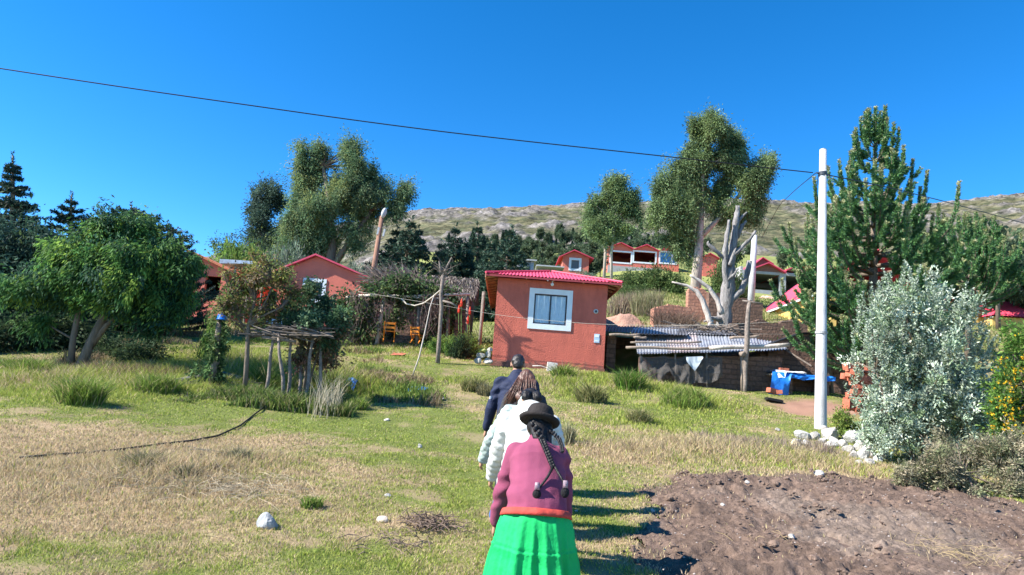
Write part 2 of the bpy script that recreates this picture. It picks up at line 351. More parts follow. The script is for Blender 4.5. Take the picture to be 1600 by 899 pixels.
def tree(name, label, cat, Y, trunks, blobs, ncl, nlf, rc, L, W, cols, droop=.5, m=LEAF, bark=BARK, group=None, branches=25, shell=.45, base=None, hang=0, deep=.8, jit=.22, kk=.9, split=11, stretch=(.9, 1.5)):
    t0 = trunks[0]; b = base or on(t0[0][0], t0[0][1], Y)
    root = thing(name, b, label, cat, group); s = ppm(Y); tm = MB(); tp = []
    for tr in trunks:
        pts = [at(p[0], p[1], Y + (p[3] if len(p) > 3 else 0)) for p in tr]; pts[0].z = min(pts[0].z, hz(pts[0].x, pts[0].y)) - .1 if tr is t0 else pts[0].z
        tm.tube(pts, [p[2] / s / 2 for p in tr], 9, wob=.12); tp += pts[1:] if len(pts) > 2 else pts[-1:]
    bl = [(at(q[0], q[1], Y + (q[4] if len(q) > 4 else rng.uniform(-.5, .5) * q[2] / s)), (q[2] / s * kk, q[2] / s * deep * kk, q[3] / s * kk)) for q in blobs]
    if split:
        sb = []
        for c, r in bl:
            for _ in range(split):
                d = unit(rng.normal(size=3)); u = rng.uniform(.15, 1.08); q = rng.uniform(.15, .46) * (1.15 - .35 * u); st_ = rng.uniform(*stretch); sb.append((Vector([c[i] + d[i] * r[i] * u for i in range(3)]), (r[0] * q, r[1] * q, r[2] * q * st_)))
        bl = sb
    cr, cc = crown('crown', bl, m, root, ncl, nlf, rc * (.75 if split else 1), L, W, cols, droop, shell, hang=hang, jit=jit, warp=.35 if split else 0)
    A = np.array([list(p) for p in tp])
    for c in cc[rng.permutation(len(cc))[:branches]]:
        dd = np.linalg.norm(A - c, axis=1) + 1.2 * np.maximum(0, A[:, 2] - c[2]); j = int(np.argmin(dd))
        limb(tm, A[j], c, trunks[0][-1][2] / s / 2 * .55 + .01, .012)
    tm.build('trunk', bark, root, True)
    return root

# ------------------------------------------------------------------ ground, soil, mountain, grass
def wpt(px, py): q = G(px, py); return q.x, q.y
STRAWB = [(*wpt(a, b), r, k) for a, b, r, k in [
    (120, 715, 2.6, .9), (330, 735, 1.9, .85), (430, 780, .9, .6), (20, 680, 2.4, .7), (-200, 740, 3, .8), (300, 690, 1.6, .5), (150, 800, 1.2, .55), (520, 700, 1.0, .35), (600, 830, .8, .35), (700, 850, .5, .3),
    (1050, 712, 1.5, 1.1), (1190, 712, 1.5, 1.1), (950, 715, 1.2, .8), (1330, 735, 1.3, .9), (620, 640, 1.2, .7), (790, 640, 1.5, .5), (40, 605, 1.5, .6), (680, 625, 1.4, .45), (905, 660, 1.0, .5), (960, 850, .7, .5),
    (560, 735, 1.6, -.5), (500, 665, 2.0, -.55), (330, 645, 2.2, -.5), (690, 690, 1.6, -.6), (740, 780, .8, -.5), (220, 880, .9, -.25), (560, 880, .8, -.2), (1000, 630, 2.0, -.6), (1150, 645, 1.5, -.5), (760, 590, 2, -.6), (200, 620, 2.5, -.5), (930, 770, .6, -.4), (450, 850, .8, -.2)]]
TALLB = [(*wpt(a, b), r, k) for a, b, r, k in [(1060, 705, 1.3, .20), (1180, 705, 1.3, .20), (960, 705, .9, .10), (1290, 725, 1.0, .12), (880, 603, 1.4, .30), (960, 600, 1.5, .34), (1040, 612, 1.3, .26), (1080, 625, 1.2, .2), (1150, 632, 1.0, .12),
                                                  (60, 600, 2.2, .22), (230, 600, 2.2, .26), (350, 575, 3.0, .3), (450, 590, 2.2, .34), (530, 610, 1.2, .3), (740, 598, .8, .22), (380, 720, .6, .12), (200, 730, 1.2, .10), (280, 740, .6, .14), (640, 545, 3, .15), (1000, 660, 1.5, .1)]]
def field(B, x, y):
    t = 0
    for bx, by, r, k in B: t = t + k * np.exp(-((x - bx) ** 2 + (y - by) ** 2) / (r * r))
    return t
SOILP = np.array([wpt(a, b) for a, b in [(990, 772), (1025, 750), (1120, 744), (1280, 742), (1420, 748), (1600, 785), (1900, 830), (1900, 1000), (1100, 1100), (1000, 960), (1030, 890), (985, 830), (1015, 800)]])
EARTHB = [(*wpt(a, b), r, k) for a, b, r, k in [(1285, 632, .9, 1.1), (1240, 634, .7, .9), (1330, 645, .8, .9), (1250, 648, .6, .7)]]
def inpoly(P, x, y):
    c = np.zeros(np.shape(x), bool); j = len(P) - 1
    for i in range(len(P)):
        xi, yi = P[i]; xj, yj = P[j]
        c ^= ((yi > y) != (yj > y)) & (x < (xj - xi) * (y - yi) / (yj - yi + 1e-12) + xi); j = i
    return c
def soilmask(x, y):
    return inpoly(SOILP, x + (fbm(x * 2.2, y * 2.2, 31, 3) - .5) * .9, y + (fbm(x * 2.2, y * 2.2, 37, 3) - .5) * .9)
def straw(x, y):
    return np.clip(.20 + .72 * field(STRAWB, x, y) + (fbm(x * .9, y * .9, 5, 4) - .5) * 1.7 + (fbm(x * 4, y * 4, 6, 3) - .5) * 1.3, 0, 1)
GREEN = np.array([[.27, .325, .06], [.33, .375, .08], [.22, .295, .055], [.37, .385, .105]])
STRAW = np.array([[.47, .37, .225], [.54, .42, .28], [.40, .305, .19], [.45, .39, .20]])
def groundcol(x, y):
    s = straw(x, y)[:, None]; v = (.75 + .5 * fbm(x * 3, y * 3, 11, 4))[:, None]
    c = (np.array([.13, .155, .045]) * (1 - s) + np.array([.34, .255, .155]) * s) * v
    bare = sstep(.62, .75, fbm(x * 1.1, y * 1.1, 21, 4))[:, None] * .55
    c = c * (1 - bare) + np.array([.30, .215, .14]) * v * bare
    sm = soilmask(x, y)[:, None]; c = np.where(sm, np.array([.145, .104, .086]) * v, c); eb = np.clip(field(EARTHB, x, y), 0, 1)[:, None]; c = c * (1 - eb) + np.array([.30, .175, .125]) * v * eb; return c
def vcolmat(name, rough=.95, bump=.5, bscale=40, mul=1.0):
    m = bpy.data.materials.new(name); m.use_nodes = True; nt = m.node_tree; b = nt.nodes['Principled BSDF']; b.inputs['Roughness'].default_value = rough; b.inputs['Specular IOR Level'].default_value = .1
    a = nd(nt, 'ShaderNodeAttribute', attribute_name='Col'); tc = nd(nt, 'ShaderNodeTexCoord')
    nz = nd(nt, 'ShaderNodeTexNoise'); nz.inputs['Scale'].default_value = bscale; nz.inputs['Detail'].default_value = 8; nz.inputs['Roughness'].default_value = .7; nt.links.new(tc.outputs['Object'], nz.inputs[0])
    mx = nd(nt, 'ShaderNodeMix', data_type='RGBA', blend_type='OVERLAY'); mx.inputs[0].default_value = .5
    nt.links.new(a.outputs['Color'], mx.inputs[6]); nt.links.new(nz.outputs['Fac'], mx.inputs[7]); nt.links.new(mx.outputs[2], b.inputs['Base Color'])
    bp = nd(nt, 'ShaderNodeBump'); bp.inputs['Strength'].default_value = bump; bp.inputs['Distance'].default_value = .05
    nt.links.new(nz.outputs['Fac'], bp.inputs['Height']); nt.links.new(bp.outputs[0], b.inputs['Normal']); return m
def grid_mesh(name, X, Y, Z, colr, m, keep=None, smooth=True):
    r, c = X.shape; V = np.stack([X, Y, Z], -1).reshape(-1, 3); i = np.arange(r * c).reshape(r, c)
    Q = np.stack([i[:-1, :-1], i[:-1, 1:], i[1:, 1:], i[1:, :-1]], -1).reshape(-1, 4)
    if keep is not None: Q = Q[keep[Q].all(1)]
    return raw_mesh(name, V, Q, colr, m, smooth=smooth)
Yr = np.concatenate([np.linspace(-14, 1.5, 24), np.geomspace(3.5, 133, 430) - 1.9])
U = np.linspace(-1.35, 1.35, 420)
YY = np.repeat(Yr[:, None], len(U), 1); XX = U[None, :] * (np.abs(YY) + 7)
ZZ = HGT(XX.ravel(), YY.ravel()).reshape(XX.shape)
sm = soilmask(XX.ravel(), YY.ravel()).reshape(XX.shape); ZZ = ZZ - sm * .07
gcol = groundcol(XX.ravel(), YY.ravel())
far = sstep(36, 60, YY.ravel())[:, None]; gcol = gcol * (1 - far) + (np.array([.22, .24, .08]) * (.6 + .8 * fbm(XX.ravel() * .4, YY.ravel() * .4, 8, 4))[:, None]) * far
ground = tag(grid_mesh('ground', XX, YY, ZZ, gcol, vcolmat('ground_earth')), kind='structure')

xs = np.arange(SOILP[:, 0].min() - .6, min(SOILP[:, 0].max(), 12) + .6, .032); ys = np.arange(max(SOILP[:, 1].min(), 2.2) - .6, SOILP[:, 1].max() + .8, .032)
SX, SY = np.meshgrid(xs, ys); sx, sy = SX.ravel(), SY.ravel(); sm = soilmask(sx, sy)
clod = fbm(sx * 5, sy * 5, 51, 5); clod2 = fbm(sx * 1.6, sy * 1.6, 55, 3)
inn = sum(soilmask(sx + .45 * math.cos(a), sy + .45 * math.sin(a)).astype(float) for a in np.arange(8) * math.pi / 4) / 8
rel = .035 * np.sin(sy * 9 + 3 * fbm(sx * .8, sy * .8, 58, 2)) * sstep(.4, .6, fbm(sx * .5, sy * .5, 59, 2)) + .15 * np.maximum(0, clod - .42) + .09 * np.maximum(0, clod2 - .5) + .06 * fbm(sx * 14, sy * 14, 57, 2) + .03 * fbm(sx * 30, sy * 30, 67, 1) - .09 * sstep(.66, .8, fbm(sx * 3.1, sy * 3.1, 77, 3))
hzs = HGT(sx, sy) - .012 + (rel - .055) * (.15 + .85 * inn)
v = (.7 + .7 * fbm(sx * 2, sy * 2, 61, 4))[:, None]; dry = sstep(.5, .75, fbm(sx * .8 + 4, sy * .8, 63, 3))[:, None]
scol = (np.array([.165, .116, .09]) * (1 - dry) + np.array([.215, .165, .132]) * dry) * v * (.75 + .5 * (_hash(np.floor(sx / .03), np.floor(sy / .03), 5) ** 2))[:, None]
tag(grid_mesh('tilled_soil', SX, SY, hzs.reshape(SX.shape), scol, vcolmat('soil', bump=.8, bscale=30), keep=sm, smooth=False), kind='structure')

def mountmat():
    m = vcolmat('mountain_rock', bump=1.0, bscale=.10); nt = m.node_tree; b = nt.nodes['Principled BSDF']; lk = b.inputs['Base Color'].links[0]; src = lk.from_socket
    tc = nd(nt, 'ShaderNodeTexCoord'); n1 = nd(nt, 'ShaderNodeTexNoise'); n1.inputs['Scale'].default_value = .22; n1.inputs['Detail'].default_value = 10; n1.inputs['Roughness'].default_value = .75
    nt.links.new(tc.outputs['Object'], n1.inputs[0]); cr = nd(nt, 'ShaderNodeValToRGB'); e = cr.color_ramp.elements; e[0].position = .38; e[0].color = (.32, .34, .30, 1); e[1].position = .62; e[1].color = (1.5, 1.45, 1.4, 1)
    nt.links.new(n1.outputs['Fac'], cr.inputs[0]); mx = nd(nt, 'ShaderNodeMix', data_type='RGBA', blend_type='MULTIPLY'); mx.inputs[0].default_value = 1; nt.links.new(src, mx.inputs[6]); nt.links.new(cr.outputs[0], mx.inputs[7]); nt.links.new(mx.outputs[2], b.inputs['Base Color'])
    for n_ in nt.nodes:
        if n_.type == 'BUMP': n_.inputs['Distance'].default_value = 3.0
    return m
# mountain: rows from the village edge up to the rocky ridge
RIDGE = [(-1300, 430), (-700, 440), (0, 430), (300, 412), (450, 372), (600, 343), (700, 335), (830, 330), (1000, 329), (1200, 322), (1330, 328), (1450, 331), (1540, 320), (1600, 314), (1700, 318), (2300, 350), (3000, 380)]
mpx = np.linspace(-1220, 2900, 982)
rt = []
for p in mpx:
    d = ray(p, 9 + float(np.interp(p, [a for a, b in RIDGE], [b for a, b in RIDGE]))); rt.append((d.x / d.y, d.z / d.y))
rt = np.array(rt); T = np.concatenate([np.linspace(0, 1, 300), np.linspace(1.01, 1.5, 20)])
DR = 560.0; tt = T[:, None]; MY = 112 + (DR - 112) * tt + 0 * rt[None, :, 0]; MX = MY * rt[None, :, 0]
zb = HGT(MX[0], MY[0]) - 3.0; zr = EYE + rt[:, 1] * DR
def mprof(t): return np.where(t < .72, .80 * (t / .72) ** 1.12, np.where(t < .86, .80 + .13 * ((t - .72) / .14), .93 + .07 * np.sin(np.clip((t - .86) / .14, 0, 1) * 1.5708)))
pr = np.where(tt <= 1, mprof(np.minimum(tt, 1)), 1 - (tt - 1) * 1.2)
MZ = zb[None] + (zr - zb)[None] * pr
rk = fbm(MX * .035, MY * .035, 71, 5); fine = fbm(MX * .12, MY * .12, 73, 4); bnd = np.exp(-((tt - .80 - .05 * (fbm(MX * .01, MX * 0, 79, 2) - .5)) / .075) ** 2) + .8 * np.exp(-((tt - .97) / .025) ** 2)
rocky = sstep(.41, .56, rk * .45 + fine * .40 + bnd * .34)
env = np.sin(np.clip(tt, 0, 1) * math.pi) ** .6 + .06
MZ = MZ - 4.5 * np.exp(-((tt - .91) / .07) ** 2) + (rk - .5) * 7 * env + rocky * (fine * 4.5 - 2) * np.minimum(1, env) + (fbm(MX * .28, MY * .28, 75, 3) - .5) * 4.2 * (rocky * .8 + .2) * env - 4.0 * np.exp(-((tt - .76) / .03) ** 2) * sstep(.45, .6, fbm(MX * .02, MY * .0, 99, 3))
dots = sstep(.54, .62, fbm(MX * .28, MY * .28, 81, 3))[..., None]
mcol = np.array([.15, .145, .085]) * (.55 + .7 * fbm(MX * .06, MY * .06, 83, 4))[..., None]
mcol = mcol * (1 - dots * .75) + np.array([.055, .07, .038]) * dots * .75
rc_ = np.array([.195, .182, .178]) * (.2 + 1.4 * fbm(MX * .25, MY * .25, 87, 4))[..., None]
mcol = mcol * (1 - rocky[..., None]) + rc_ * rocky[..., None]
tag(grid_mesh('mountain', MX, MY, MZ, mcol.reshape(-1, 3), mountmat(), smooth=False), kind='structure')
def MH(px, Y):
    i = int(np.clip((px + 1220) / 4120 * 981, 0, 981)); t = (Y - 112) / (DR - 112); j = int(np.clip(t * 299, 0, 299)); return Vector((MX[j, i], MY[j, i], MZ[j, i]))

def blades(x, y, h, w, col, lean=.5, z=None):
    n = len(x); z = HGT(x, y) if z is None else z; a = rng.uniform(0, 2 * math.pi, n); b = rng.uniform(0, 2 * math.pi, n)
    sd = np.stack([np.cos(a), np.sin(a), 0 * a], 1) * (w / 2)[:, None]; ln = np.stack([np.cos(b), np.sin(b), 0 * b], 1) * (h * lean * rng.uniform(.2, 1.4, n))[:, None]
    B = np.stack([x, y, z - .01], 1); M = B + ln * .35 + np.stack([0 * h, 0 * h, h * .6], 1); Tp = B + ln + np.stack([0 * h, 0 * h, h], 1)
    V = np.stack([B - sd, B + sd, M + sd * .7, Tp, M - sd * .7], 1).reshape(-1, 3); i = np.arange(n)[:, None] * 5
    Q = np.concatenate([i + np.array([[0, 1, 2, 4]])], 0); Tt = i + np.array([[4, 2, 3, 3]])
    return V, Q, i + np.array([[4, 2, 3]]), np.repeat(col, 5, 0)
def blade_mesh(name, x, y, h, w, col, m=GRASSM, lean=.5, z=None, parent=None, loc=(0, 0, 0)):
    V, Q, Tr, C = blades(x, y, h, w, col, lean, z)
    # two triangles and the tip: use triangles only
    T3 = np.concatenate([Q[:, [0, 1, 2]], Q[:, [0, 2, 3]], Tr], 0)
    return raw_mesh(name, V, T3, C, m, parent, loc)
NOGRASS = []
def gsample(n, y0, y1, umax):
    yy = y0 * (y1 / y0) ** (rng.random(n) ** .85); return rng.uniform(-umax, umax, n) * yy, yy
def make_grass(name, n, y0, y1, umax, hmul=1.0):
    x, y = gsample(n, y0, y1, umax); s = straw(x, y); tall = np.maximum(0, field(TALLB, x, y)) * (.5 + fbm(x * 2, y * 2, 91, 3))
    SC_ = [(.4 * math.cos(a), .4 * math.sin(a)) for a in np.arange(6) * math.pi / 3]; sm_ = soilmask(x, y); edge = 1 - sum(soilmask(x + a, y + b).astype(float) for a, b in SC_) / 6; keep = ~sm_ | (rng.random(n) < .008 + .55 * edge ** 1.5)
    bare = sstep(.62, .75, fbm(x * 1.1, y * 1.1, 21, 4)); keep &= rng.random(n) > bare * .75; keep &= rng.random(n) > field(EARTHB, x, y) * 1.1
    for P in NOGRASS: keep &= ~inpoly(P, x, y)
    x, y, s, tall = x[keep], y[keep], s[keep], tall[keep]; n = len(x)
    st = (rng.random(n) < s * .9 + .04) | soilmask(x, y)
    col = np.where(st[:, None], STRAW[rng.integers(0, 4, n)], GREEN[rng.integers(0, 4, n)]) * (.8 + .4 * rng.random((n, 1)))
    tuft = fbm(x * 6, y * 6, 95, 2)
    h = (0.02 + .045 * tuft ** 2 + .02 * s * rng.random(n) + tall * rng.uniform(.4, 1.1, n)) * hmul
    w = .0032 + .0009 * y * rng.uniform(.7, 1.3, n)
    return blade_mesh(name, x, y, h, w, col, lean=.75)

# ------------------------------------------------------------------ buildings
def cells(mb, x0, x1, z0, z1, y0, y1, holes):
    xs = sorted({x0, x1} | {h[0] for h in holes} | {h[2] for h in holes}); zs = sorted({z0, z1} | {h[1] for h in holes} | {h[3] for h in holes})
    for a, b in zip(xs, xs[1:]):
        for c, d in zip(zs, zs[1:]):
            if any(h[0] - 1e-6 <= a and b <= h[2] + 1e-6 and h[1] - 1e-6 <= c and d <= h[3] + 1e-6 for h in holes): continue
            mb.box(((a + b) / 2, (y0 + y1) / 2, (c + d) / 2), (b - a, y1 - y0, d - c))
def frame_bars(mb, x0, z0, x1, z1, y, w, t):
    mb.box(((x0 + x1) / 2, y, z1 + w / 2), (x1 - x0 + 2 * w, t, w)); mb.box(((x0 + x1) / 2, y, z0 - w / 2), (x1 - x0 + 2 * w, t, w))
    mb.box((x0 - w / 2, y, (z0 + z1) / 2), (w, t, z1 - z0)); mb.box((x1 + w / 2, y, (z0 + z1) / 2), (w, t, z1 - z0))
def corrug(mb, fn, n, amp, per, length):
    """fn(s)-> (low point, high point) for s in 0..1 across a sheet; corrugated strip"""
    V = []; k = max(8, int(length / per * 6))
    for i in range(k + 1):
        s = i / k; a, b = fn(s); h = Vector((0, 0, amp * math.sin(2 * math.pi * s * length / per))); V += [list(Vector(a) + h), list(Vector(b) + h)]
    mb.add(V, [(2 * i, 2 * i + 2, 2 * i + 3, 2 * i + 1) for i in range(k)])
def hip_roof(parent, x0, x1, y0, y1, ze, run, rise, m, per=.13, amp=.018):
    mb = MB(); xm0, xm1 = x0 + run, x1 - run; L = x1 - x0; D = y1 - y0
    zf = lambda d: ze + rise * d / run
    mb2 = []
    corrug(mb, lambda s: ((x0 + L * s, y0, ze), (x0 + L * s, y0 + min(run, L * s, L - L * s), zf(min(run, L * s, L - L * s)))), 0, amp, per, L)
    corrug(mb, lambda s: ((x0 + L * s, y1, ze), (x0 + L * s, y1 - min(run, L * s, L - L * s), zf(min(run, L * s, L - L * s)))), 0, amp, per, L)
    corrug(mb, lambda s: ((x0, y0 + D * s, ze), (x0 + min(run, D * s, D - D * s), y0 + D * s, zf(min(run, D * s, D - D * s)))), 0, amp, per, D)
    corrug(mb, lambda s: ((x1, y0 + D * s, ze), (x1 - min(run, D * s, D - D * s), y0 + D * s, zf(min(run, D * s, D - D * s)))), 0, amp, per, D)
    r = mb.build('roof', m, parent)
    cap = MB()
    for a, b in (((x0, y0, ze), (xm0, y0 + run, ze + rise)), ((x1, y0, ze), (xm1, y0 + run, ze + rise)), ((xm0, y0 + run, ze + rise), (xm0, y1 - run, ze + rise))):
        cap.tube([Vector(a) + Vector((0, 0, .03)), Vector(b) + Vector((0, 0, .03))], .045, 8)
    cap.build('ridge_cap', m, r)
    return r
def window(parent, x0, z0, x1, z1, y, fm=WHITEP, w=.12, proud=.03, thick=.3, pane='glass', mull=1, inner=DARKM, curtain=None, framename='window'):
    mb = MB(); frame_bars(mb, x0, z0, x1, z1, y - proud / 2, w, proud); f = mb.build(framename, fm, parent)
    b = MB(); iw = .05; frame_bars(b, x0 + iw, z0 + iw, x1 - iw, z1 - iw, y + .06, iw - .002, .05)
    for k in range(1, mull + 1): b.box((x0 + (x1 - x0) * k / (mull + 1), y + .058, (z0 + z1) / 2), (.055, .046, z1 - z0 - 2 * iw))
    b.build('sash', inner, f)
    MB().add([[x0 + iw, y + .07, z0 + iw], [x1 - iw, y + .07, z0 + iw], [x1 - iw, y + .07, z1 - iw], [x0 + iw, y + .07, z1 - iw]], [(0, 1, 2, 3)]).build('pane', glassmat() if pane == 'glass' else pane, f)
    if curtain:
        V = []; n = 90
        for i in range(n + 1):
            xx = x0 + (x1 - x0) * i / n; yy = y + .082 + .006 * math.sin(i * 1.05) * (.5 + random.random() * .5) 
            V += [[xx, yy, z0], [xx, yy + .02 * math.sin(i * .4), z1]]
        MB().add(V, [(2 * i, 2 * i + 2, 2 * i + 3, 2 * i + 1) for i in range(n)]).build('curtain', curtain, f)
    return f

# the main house
YF = 25.5
hl, hr = at(767, 568, YF), at(943, 580, YF); hx0, hx1 = hl.x + .02, hr.x; hzb = 2.645; hzt = at(864, 440, YF).z
house = thing('red_house', ((hx0 + hx1) / 2, YF, hzb), 'terracotta plastered house with bright red hipped metal roof and one large pale-framed window', 'house')
w0, w1 = at(835.5, 462, YF), at(884, 508, YF); wx0, wx1 = w0.x, w1.x; wz1 = at(861, 460.5, YF).z; wz0 = at(859, 507.5, YF).z
mb = MB(); cells(mb, hx0, hx1, hzb - .5, hzt, YF, YF + .3, [(wx0, wz0, wx1, wz1)])
HD = 10.0
mb.box((hx0 + .15, YF + .3 + (HD - .6) / 2, (hzb - .5 + hzt) / 2), (.3, HD - .6, hzt - hzb + .5)); mb.box((hx1 - .15, YF + .3 + (HD - .6) / 2, (hzb - .5 + hzt) / 2), (.3, HD - .6, hzt - hzb + .5))
mb.box(((hx0 + hx1) / 2, YF + HD - .15, (hzb - .5 + hzt) / 2), (hx1 - hx0, .3, hzt - hzb + .5)); mb.box(((hx0 + hx1) / 2, YF + HD / 2, hzt - .12), (hx1 - hx0 - .6, HD - .6, .1))
mb.build('wall', PLASTER, house)
pl = MB(); pl.box(((hx0 + hx1) / 2, YF - .022, hzb - .02), (hx1 - hx0 + .08, .04, .22)); pl.build('plinth', mat('plinth', (.24, .10, .075), .95, .3, 5, .5, 25), house)
win = window(house, wx0, wz0, wx1, wz1, YF, w=.2, curtain=CURT)
ze = at(864, 435.5, YF - .46).z - .02
hip_roof(house, hx0 - .46, hx1 + .47, YF - .46, YF + HD + .3, ze + .05, 2.5, .66, REDROOF)
sf = MB(); th = .66 / 2.5
fas = mat('fascia_wood', (.60, .31, .20), .8, .2, 6, .2, 30, stretch=(1, .2, 1)); FD = mat('rafter_wood', (.52, .29, .17), .85, .3, 8, .3, 30)
for sgn, xe in ((-1, hx0), (1, hx1)):
    mbf = MB(); mbf.box((xe + sgn * .455, YF - .08 + HD / 2, ze - .03), (.03, HD + .74, .17)); mbf.build('fascia', fas, house)
    for k in range(14):
        y = YF + .02 + k * .74; r_ = MB(); r_.bar((xe + sgn * .43, y, ze - .035), (xe + sgn * .02, y, ze + .42 * th - .05), .06, .08); r_.build('rafter', FD, house)
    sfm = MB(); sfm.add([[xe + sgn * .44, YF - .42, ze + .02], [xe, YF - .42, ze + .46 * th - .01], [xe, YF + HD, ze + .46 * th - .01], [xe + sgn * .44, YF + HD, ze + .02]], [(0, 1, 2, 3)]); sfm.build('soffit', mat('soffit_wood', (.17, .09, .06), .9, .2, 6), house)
mbf = MB(); mbf.box(((hx0 + hx1) / 2, YF - .445, ze - .012), (hx1 - hx0 + .9, .025, .07)); mbf.build('fascia', mat('front_fascia', (.30, .05, .06), .7, .1, 4), house)
for px in (822, 864, 910):
    q = at(px, 442, YF); b = MB(); b.bar((q.x, YF - .42, ze - .03), (q.x, YF, ze + .08), .06, .08); b.build('rafter', FD, house)
q = at(863, 443, YF - .15); b = MB(); b.lathe((q.x, YF - .2, ze - .16), [(.02, .12), (.02, .07), (.055, .03), (.06, -.02), (.03, -.06), (.001, -.065)], 12); b.build('porch_bulb', WHITEP, house)
q = at(931, 487, YF); b = MB(); b.lathe((q.x, YF, q.z), [(.085, 0), (.09, .03), (.07, .05), (.001, .055)], 18, R=Matrix.Rotation(rad(90), 3, 'X')); mtr = b.build('meter_disc', mat('meter_grey', (.5, .52, .5), .5, .1, 8), house)
b = MB(); b.lathe((q.x, YF - .05, q.z), [(.05, 0), (.045, .02), (.001, .022)], 16, R=Matrix.Rotation(rad(90), 3, 'X')); b.build('dial', DARKM, mtr)
q = at(932.5, 529, YF); b = MB(); b.box((q.x, YF - .012, q.z), (.2, .02, .33)); sg = b.build('wall_plate', mat('plate_blue', (.42, .58, .72), .6, .05, 5), house)
b = MB(); b.box((q.x, YF - .025, q.z + .085), (.15, .006, .10)); b.box((q.x, YF - .025, q.z - .1), (.15, .006, .05)); b.build('printed_panel', mat('plate_white', (.75, .78, .8), .6, .05, 5), sg)
b = MB(); b.tube([at(832, 572, YF - .12), at(845, 572, YF - .1), at(857, 576, YF - .12), at(880, 579, YF - .2)], .018, 6); tag(b.build('water_pipe', mat('pale_pipe', (.5, .47, .45), .6, .1, 5), None, True), 'pale thin water pipe lying along the foot of the big red house', 'pipe')
q = G(863, 583); b = MB(); b.box((q.x, YF - .45, hz(q.x, YF - .45) + .12), (.36, .25, .36), Matrix.Rotation(rad(4), 3, 'Y')); tag(b.build('concrete_block', mat('block_white', (.62, .57, .52), .9, .15, 6, .3, 20)), 'whitish concrete block standing on grass against the red house wall', 'block')

def gable_house(name, label, Y, pl, pr, pyb, pye, apex, depth, units=1, wallm=PLASTER_F, roofm=REDROOF, holes=(), frame=None, over=.4, group=None, wl=None, cuts=None):
    mid = (pl + pr) / 2; x0, x1 = at(pl, (pyb + pye) / 2, Y).x, at(pr, (pyb + pye) / 2, Y).x; zb = at(mid, pyb, Y).z; ze_ = at(mid, pye, Y).z; za = at(apex[0], apex[1], Y).z
    h = thing(name, ((x0 + x1) / 2, Y, zb), label, 'house', group); t = .25
    hs_ = []
    for a, c, b_, d in holes: hs_.append((at(a, c, Y).x, at((a + b_) / 2, d, Y).z, at(b_, c, Y).x, at((a + b_) / 2, c, Y).z))
    mb = MB(); cells(mb, x0, x1, zb - 1.5, ze_, Y, Y + t, hs_)
    for xx in (x0 + t / 2, x1 - t / 2): mb.box((xx, Y + depth / 2, (zb - 1.5 + ze_) / 2), (t, depth - 2 * t, ze_ - zb + 1.5))
    mb.box(((x0 + x1) / 2, Y + depth - t / 2, (zb - 1.5 + ze_) / 2), (x1 - x0, t, ze_ - zb + 1.5))
    cuts = [at(c, pye, Y).x for c in cuts] if cuts else [x0 + (x1 - x0) * i / units for i in range(units + 1)]
    for i in range(units):
        a, b_ = cuts[i], cuts[i + 1]; xm = at(apex[0], apex[1], Y).x if units == 1 else (a + b_) / 2
        if xm < a + .2 or xm > b_ - .2: xm = min(max(xm, a + .2), b_ - .2)
        mb.prism([(a, ze_), (b_, ze_), (xm, za)], Y + .003, Y + t); mb.prism([(a, ze_), (b_, ze_), (xm, za)], Y + depth - t, Y + depth - .003)
    mb.build('wall', wallm, h)
    for i in range(units):
        a, b_ = cuts[i], cuts[i + 1]; xm = at(apex[0], apex[1], Y).x if units == 1 else (a + b_) / 2
        xm = min(max(xm, a + .2), b_ - .2)
        for e, s_ in ((a, -1), (b_, 1)):
            o = over if (units == 1 or (i == 0 and s_ < 0) or (i == units - 1 and s_ > 0)) else 0.0
            sl = (za - ze_) / abs(xm - e); rm = MB(); y0, y1 = Y - over, Y + depth + over; lo = (e + s_ * o, ze_ - sl * o)
            rm.prism([(xm, za + .02), (lo[0], lo[1] + .02), (lo[0], lo[1] + .12), (xm, za + .13)], y0, y1); rm.build('roof', roofm, h)
    if frame:
        for hh in hs_:
            f = MB(); frame_bars(f, *hh, Y - .025, frame, .05); f.build('window', WHITEP, h)
    return h, hs_, (x0, x1, zb, ze_)

# left coral house behind the garden
h, hs_, _ = gable_house('coral_house', 'coral house with pink-edged gable roof behind the autumn garden trees', 43, 432, 566, 512, 428, (495, 401), 8, holes=[(479, 441, 505, 468)], frame=.22, over=.35)
f = [o for o in COL.objects if o.parent == h and o.name.startswith('window')][0]; hh = hs_[0]
MB().add([[hh[0], 43.1, hh[1]], [hh[2], 43.1, hh[1]], [hh[2], 43.1, hh[3]], [hh[0], 43.1, hh[3]]], [(0, 1, 2, 3)]).build('pane', mat('dark_pane', (.05, .06, .07), .15, .1, 3), f)
b = MB(); b.box((at(450, 505, 42.6).x, 42.7, at(450, 506, 42.7).z), (3.4, .5, .4)); b.build('doorstep', WHITEP, h)
h, _, _ = gable_house('tiled_house', 'low house with orange tiled roof half hidden left of the coral house', 40, 255, 352, 520, 420, (300, 396), 7, wallm=PLASTER_F, roofm=mat('orange_tile', (.50, .16, .08), .8, .2, 8, .3, 20), holes=[(322, 432, 346, 470)], over=.4)
lean = thing('open_porch', on(375, 0, 39.5), 'dim open porch with grey tin roof beside the tiled house', 'porch')
b = MB(); b.prism([(at(353, 412, 39.5).x, at(353, 416, 39.5).z), (at(404, 414, 39.5).x, at(404, 417, 39.5).z), (at(404, 414, 39.5).x, at(404, 414, 39.5).z + .05), (at(353, 412, 39.5).x, at(353, 412, 39.5).z + .1)], 38.6, 42); b.build('roof', TIN, lean)
for px in (356, 380, 402): q = on(px, 0, 38.8); b = MB(); b.tube([q, (q.x, q.y, at(px, 416, 38.8).z)], .06, 8); b.build('post', WOOD, lean)
